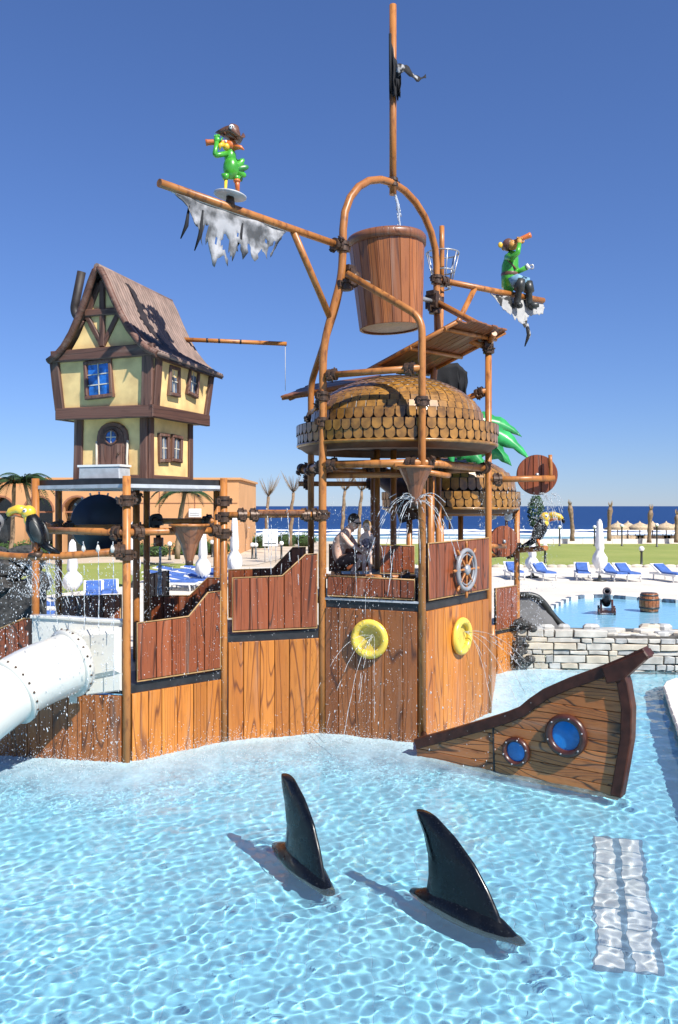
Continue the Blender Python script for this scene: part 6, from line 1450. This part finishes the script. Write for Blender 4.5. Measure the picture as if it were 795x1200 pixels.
# splashes where the water lands
mb_f = []
rr = random.Random(6); mb = MB()
for i in range(len(FOOT)-1):
    a, b_ = FOOT[i], FOOT[i+1]; nn_ = V((b_[1]-a[1], -(b_[0]-a[0]))).normalized()
    for _ in range(1300 if i < 3 else 700):
        t = rr.random(); o_ = rr.expovariate(2.6); x, y = a[0]+(b_[0]-a[0])*t+nn_.x*o_, a[1]+(b_[1]-a[1])*t+nn_.y*o_; z = rr.expovariate(9)*.8; r_ = rr.uniform(.0018, .0062)
        mb.add([V((x, y, z))+V(q_)*r_ for q_ in ((0, 0, 1.4), (1, 0, 0), (0, 1, 0), (-1, 0, 0), (0, -1, 0), (0, 0, -1.4))], [(0, 1, 2), (0, 2, 3), (0, 3, 4), (0, 4, 1), (5, 2, 1), (5, 3, 2), (5, 4, 3), (5, 1, 4)], True)
mb.build('water_splash', 'drop', None, None, 'stuff')
def jet(mb, p, v, T_, r_=.006, n=14, broken=0, rr=rnd):
    pts = [V(p)+V(v)*(T_*k/n)+V((0, 0, -4.9*(T_*k/n)**2)) for k in range(n+1)]
    wob = [q_+V((rr.uniform(-1, 1), rr.uniform(-1, 1), 0))*.006 for q_ in pts]
    if broken: 
        for k in range(n):
            if rr.random() > broken*k/n: mb.tube([wob[k], wob[k+1]], [r_*rr.uniform(.6, 1.2), r_*rr.uniform(.4, 1.2)], 5)
    else: mb.tube(wob, [r_*rr.uniform(.7, 1.3) for _ in wob], 5)
mb = MB(); rr = random.Random(2)
tip = W(487, 591, 11.95)
for k in range(26): a = rr.uniform(0, 6.28); jet(mb, tip+V((0, 0, .02)), (1.25*math.cos(a), 1.25*math.sin(a), rr.uniform(.6, 1.7)), rr.uniform(.35, .6), .005, 12, .6, rr)
mb.build('funnel_spray', 'jet', None, None, 'stuff')
mb = MB(); jet(mb, W(463, 228, 13.75), (.3, 0, -.6), .30, .02, 14, 0, rr); jet(mb, W(463.5, 228, 13.75), (.42, 0, -.6), .30, .012, 14, .5, rr); jet(mb, W(462.5, 228, 13.75), (.22, 0, -.6), .30, .01, 14, .5, rr); mb.build('bucket_stream', 'jet', None, None, 'stuff')
mb = MB()
for px in (58, 98, 115, 132): jet(mb, W(px, 641, 11.17), (.05, -.1, 1.2), .75, .006, 16, .5, rr)
for k in range(16): jet(mb, W(rr.uniform(20, 60), 660, 11.2), (rr.uniform(.2, 1.4), rr.uniform(-.2, .2), rr.uniform(-.3, .1)), rr.uniform(.2, .4), .005, 10, .7, rr)
for px in (312, 336): jet(mb, W(px, 600, 12.55), (.1, -.1, 1.0), .5, .007, 14, .3, rr)
for px in (300, 318, 330, 350): jet(mb, W(px, 606, 12.5), (0, -.05, 0), .45, .005, 12, .6, rr)
for k in range(8): jet(mb, W(188, 640, 13.8), (rr.uniform(-.1, .1), -.1, 0), .5, .012, 12, .4, rr)
for k in range(16): jet(mb, W(640+rr.uniform(-8, 10), 578, 14.2), (rr.uniform(-.3, 1.2), -.1, rr.uniform(-.2, .5)), rr.uniform(.2, .4), .005, 9, .7, rr)
# thin arcs shooting from the yellow rings
for A_, B_, px, py in ((P2, P3, 440, 745), (P3, P4, 540, 740)):
    u_, z_ = onplane(A_, B_, px, py); M = upframe(A_, B_); o_ = M@V((u_, z_, .06)); nrm = (M.to_3x3()@V((0, 0, 1)))
    for k in range(7): jet(mb, o_, nrm*rr.uniform(1.2, 2.2)+V((rr.uniform(-1.1, 1.1), 0, rr.uniform(-.2, 1.0))), rr.uniform(.4, .65), .0038, 14, .5, rr)
for px, d_ in ((414, 12.6), (446, 12.7), (432, 12.4), (457, 12.5), (470, 12.6)): jet(mb, W(px, 640, d_), (rr.uniform(-.2, .2), -.2, .4), .5, .005, 12, .5, rr)
mb.build('water_jets', 'jet', None, None, 'stuff')
for o in RECV: o.cycles.is_caustics_receiver = True
for n_ in ('fin', 'back'): pass
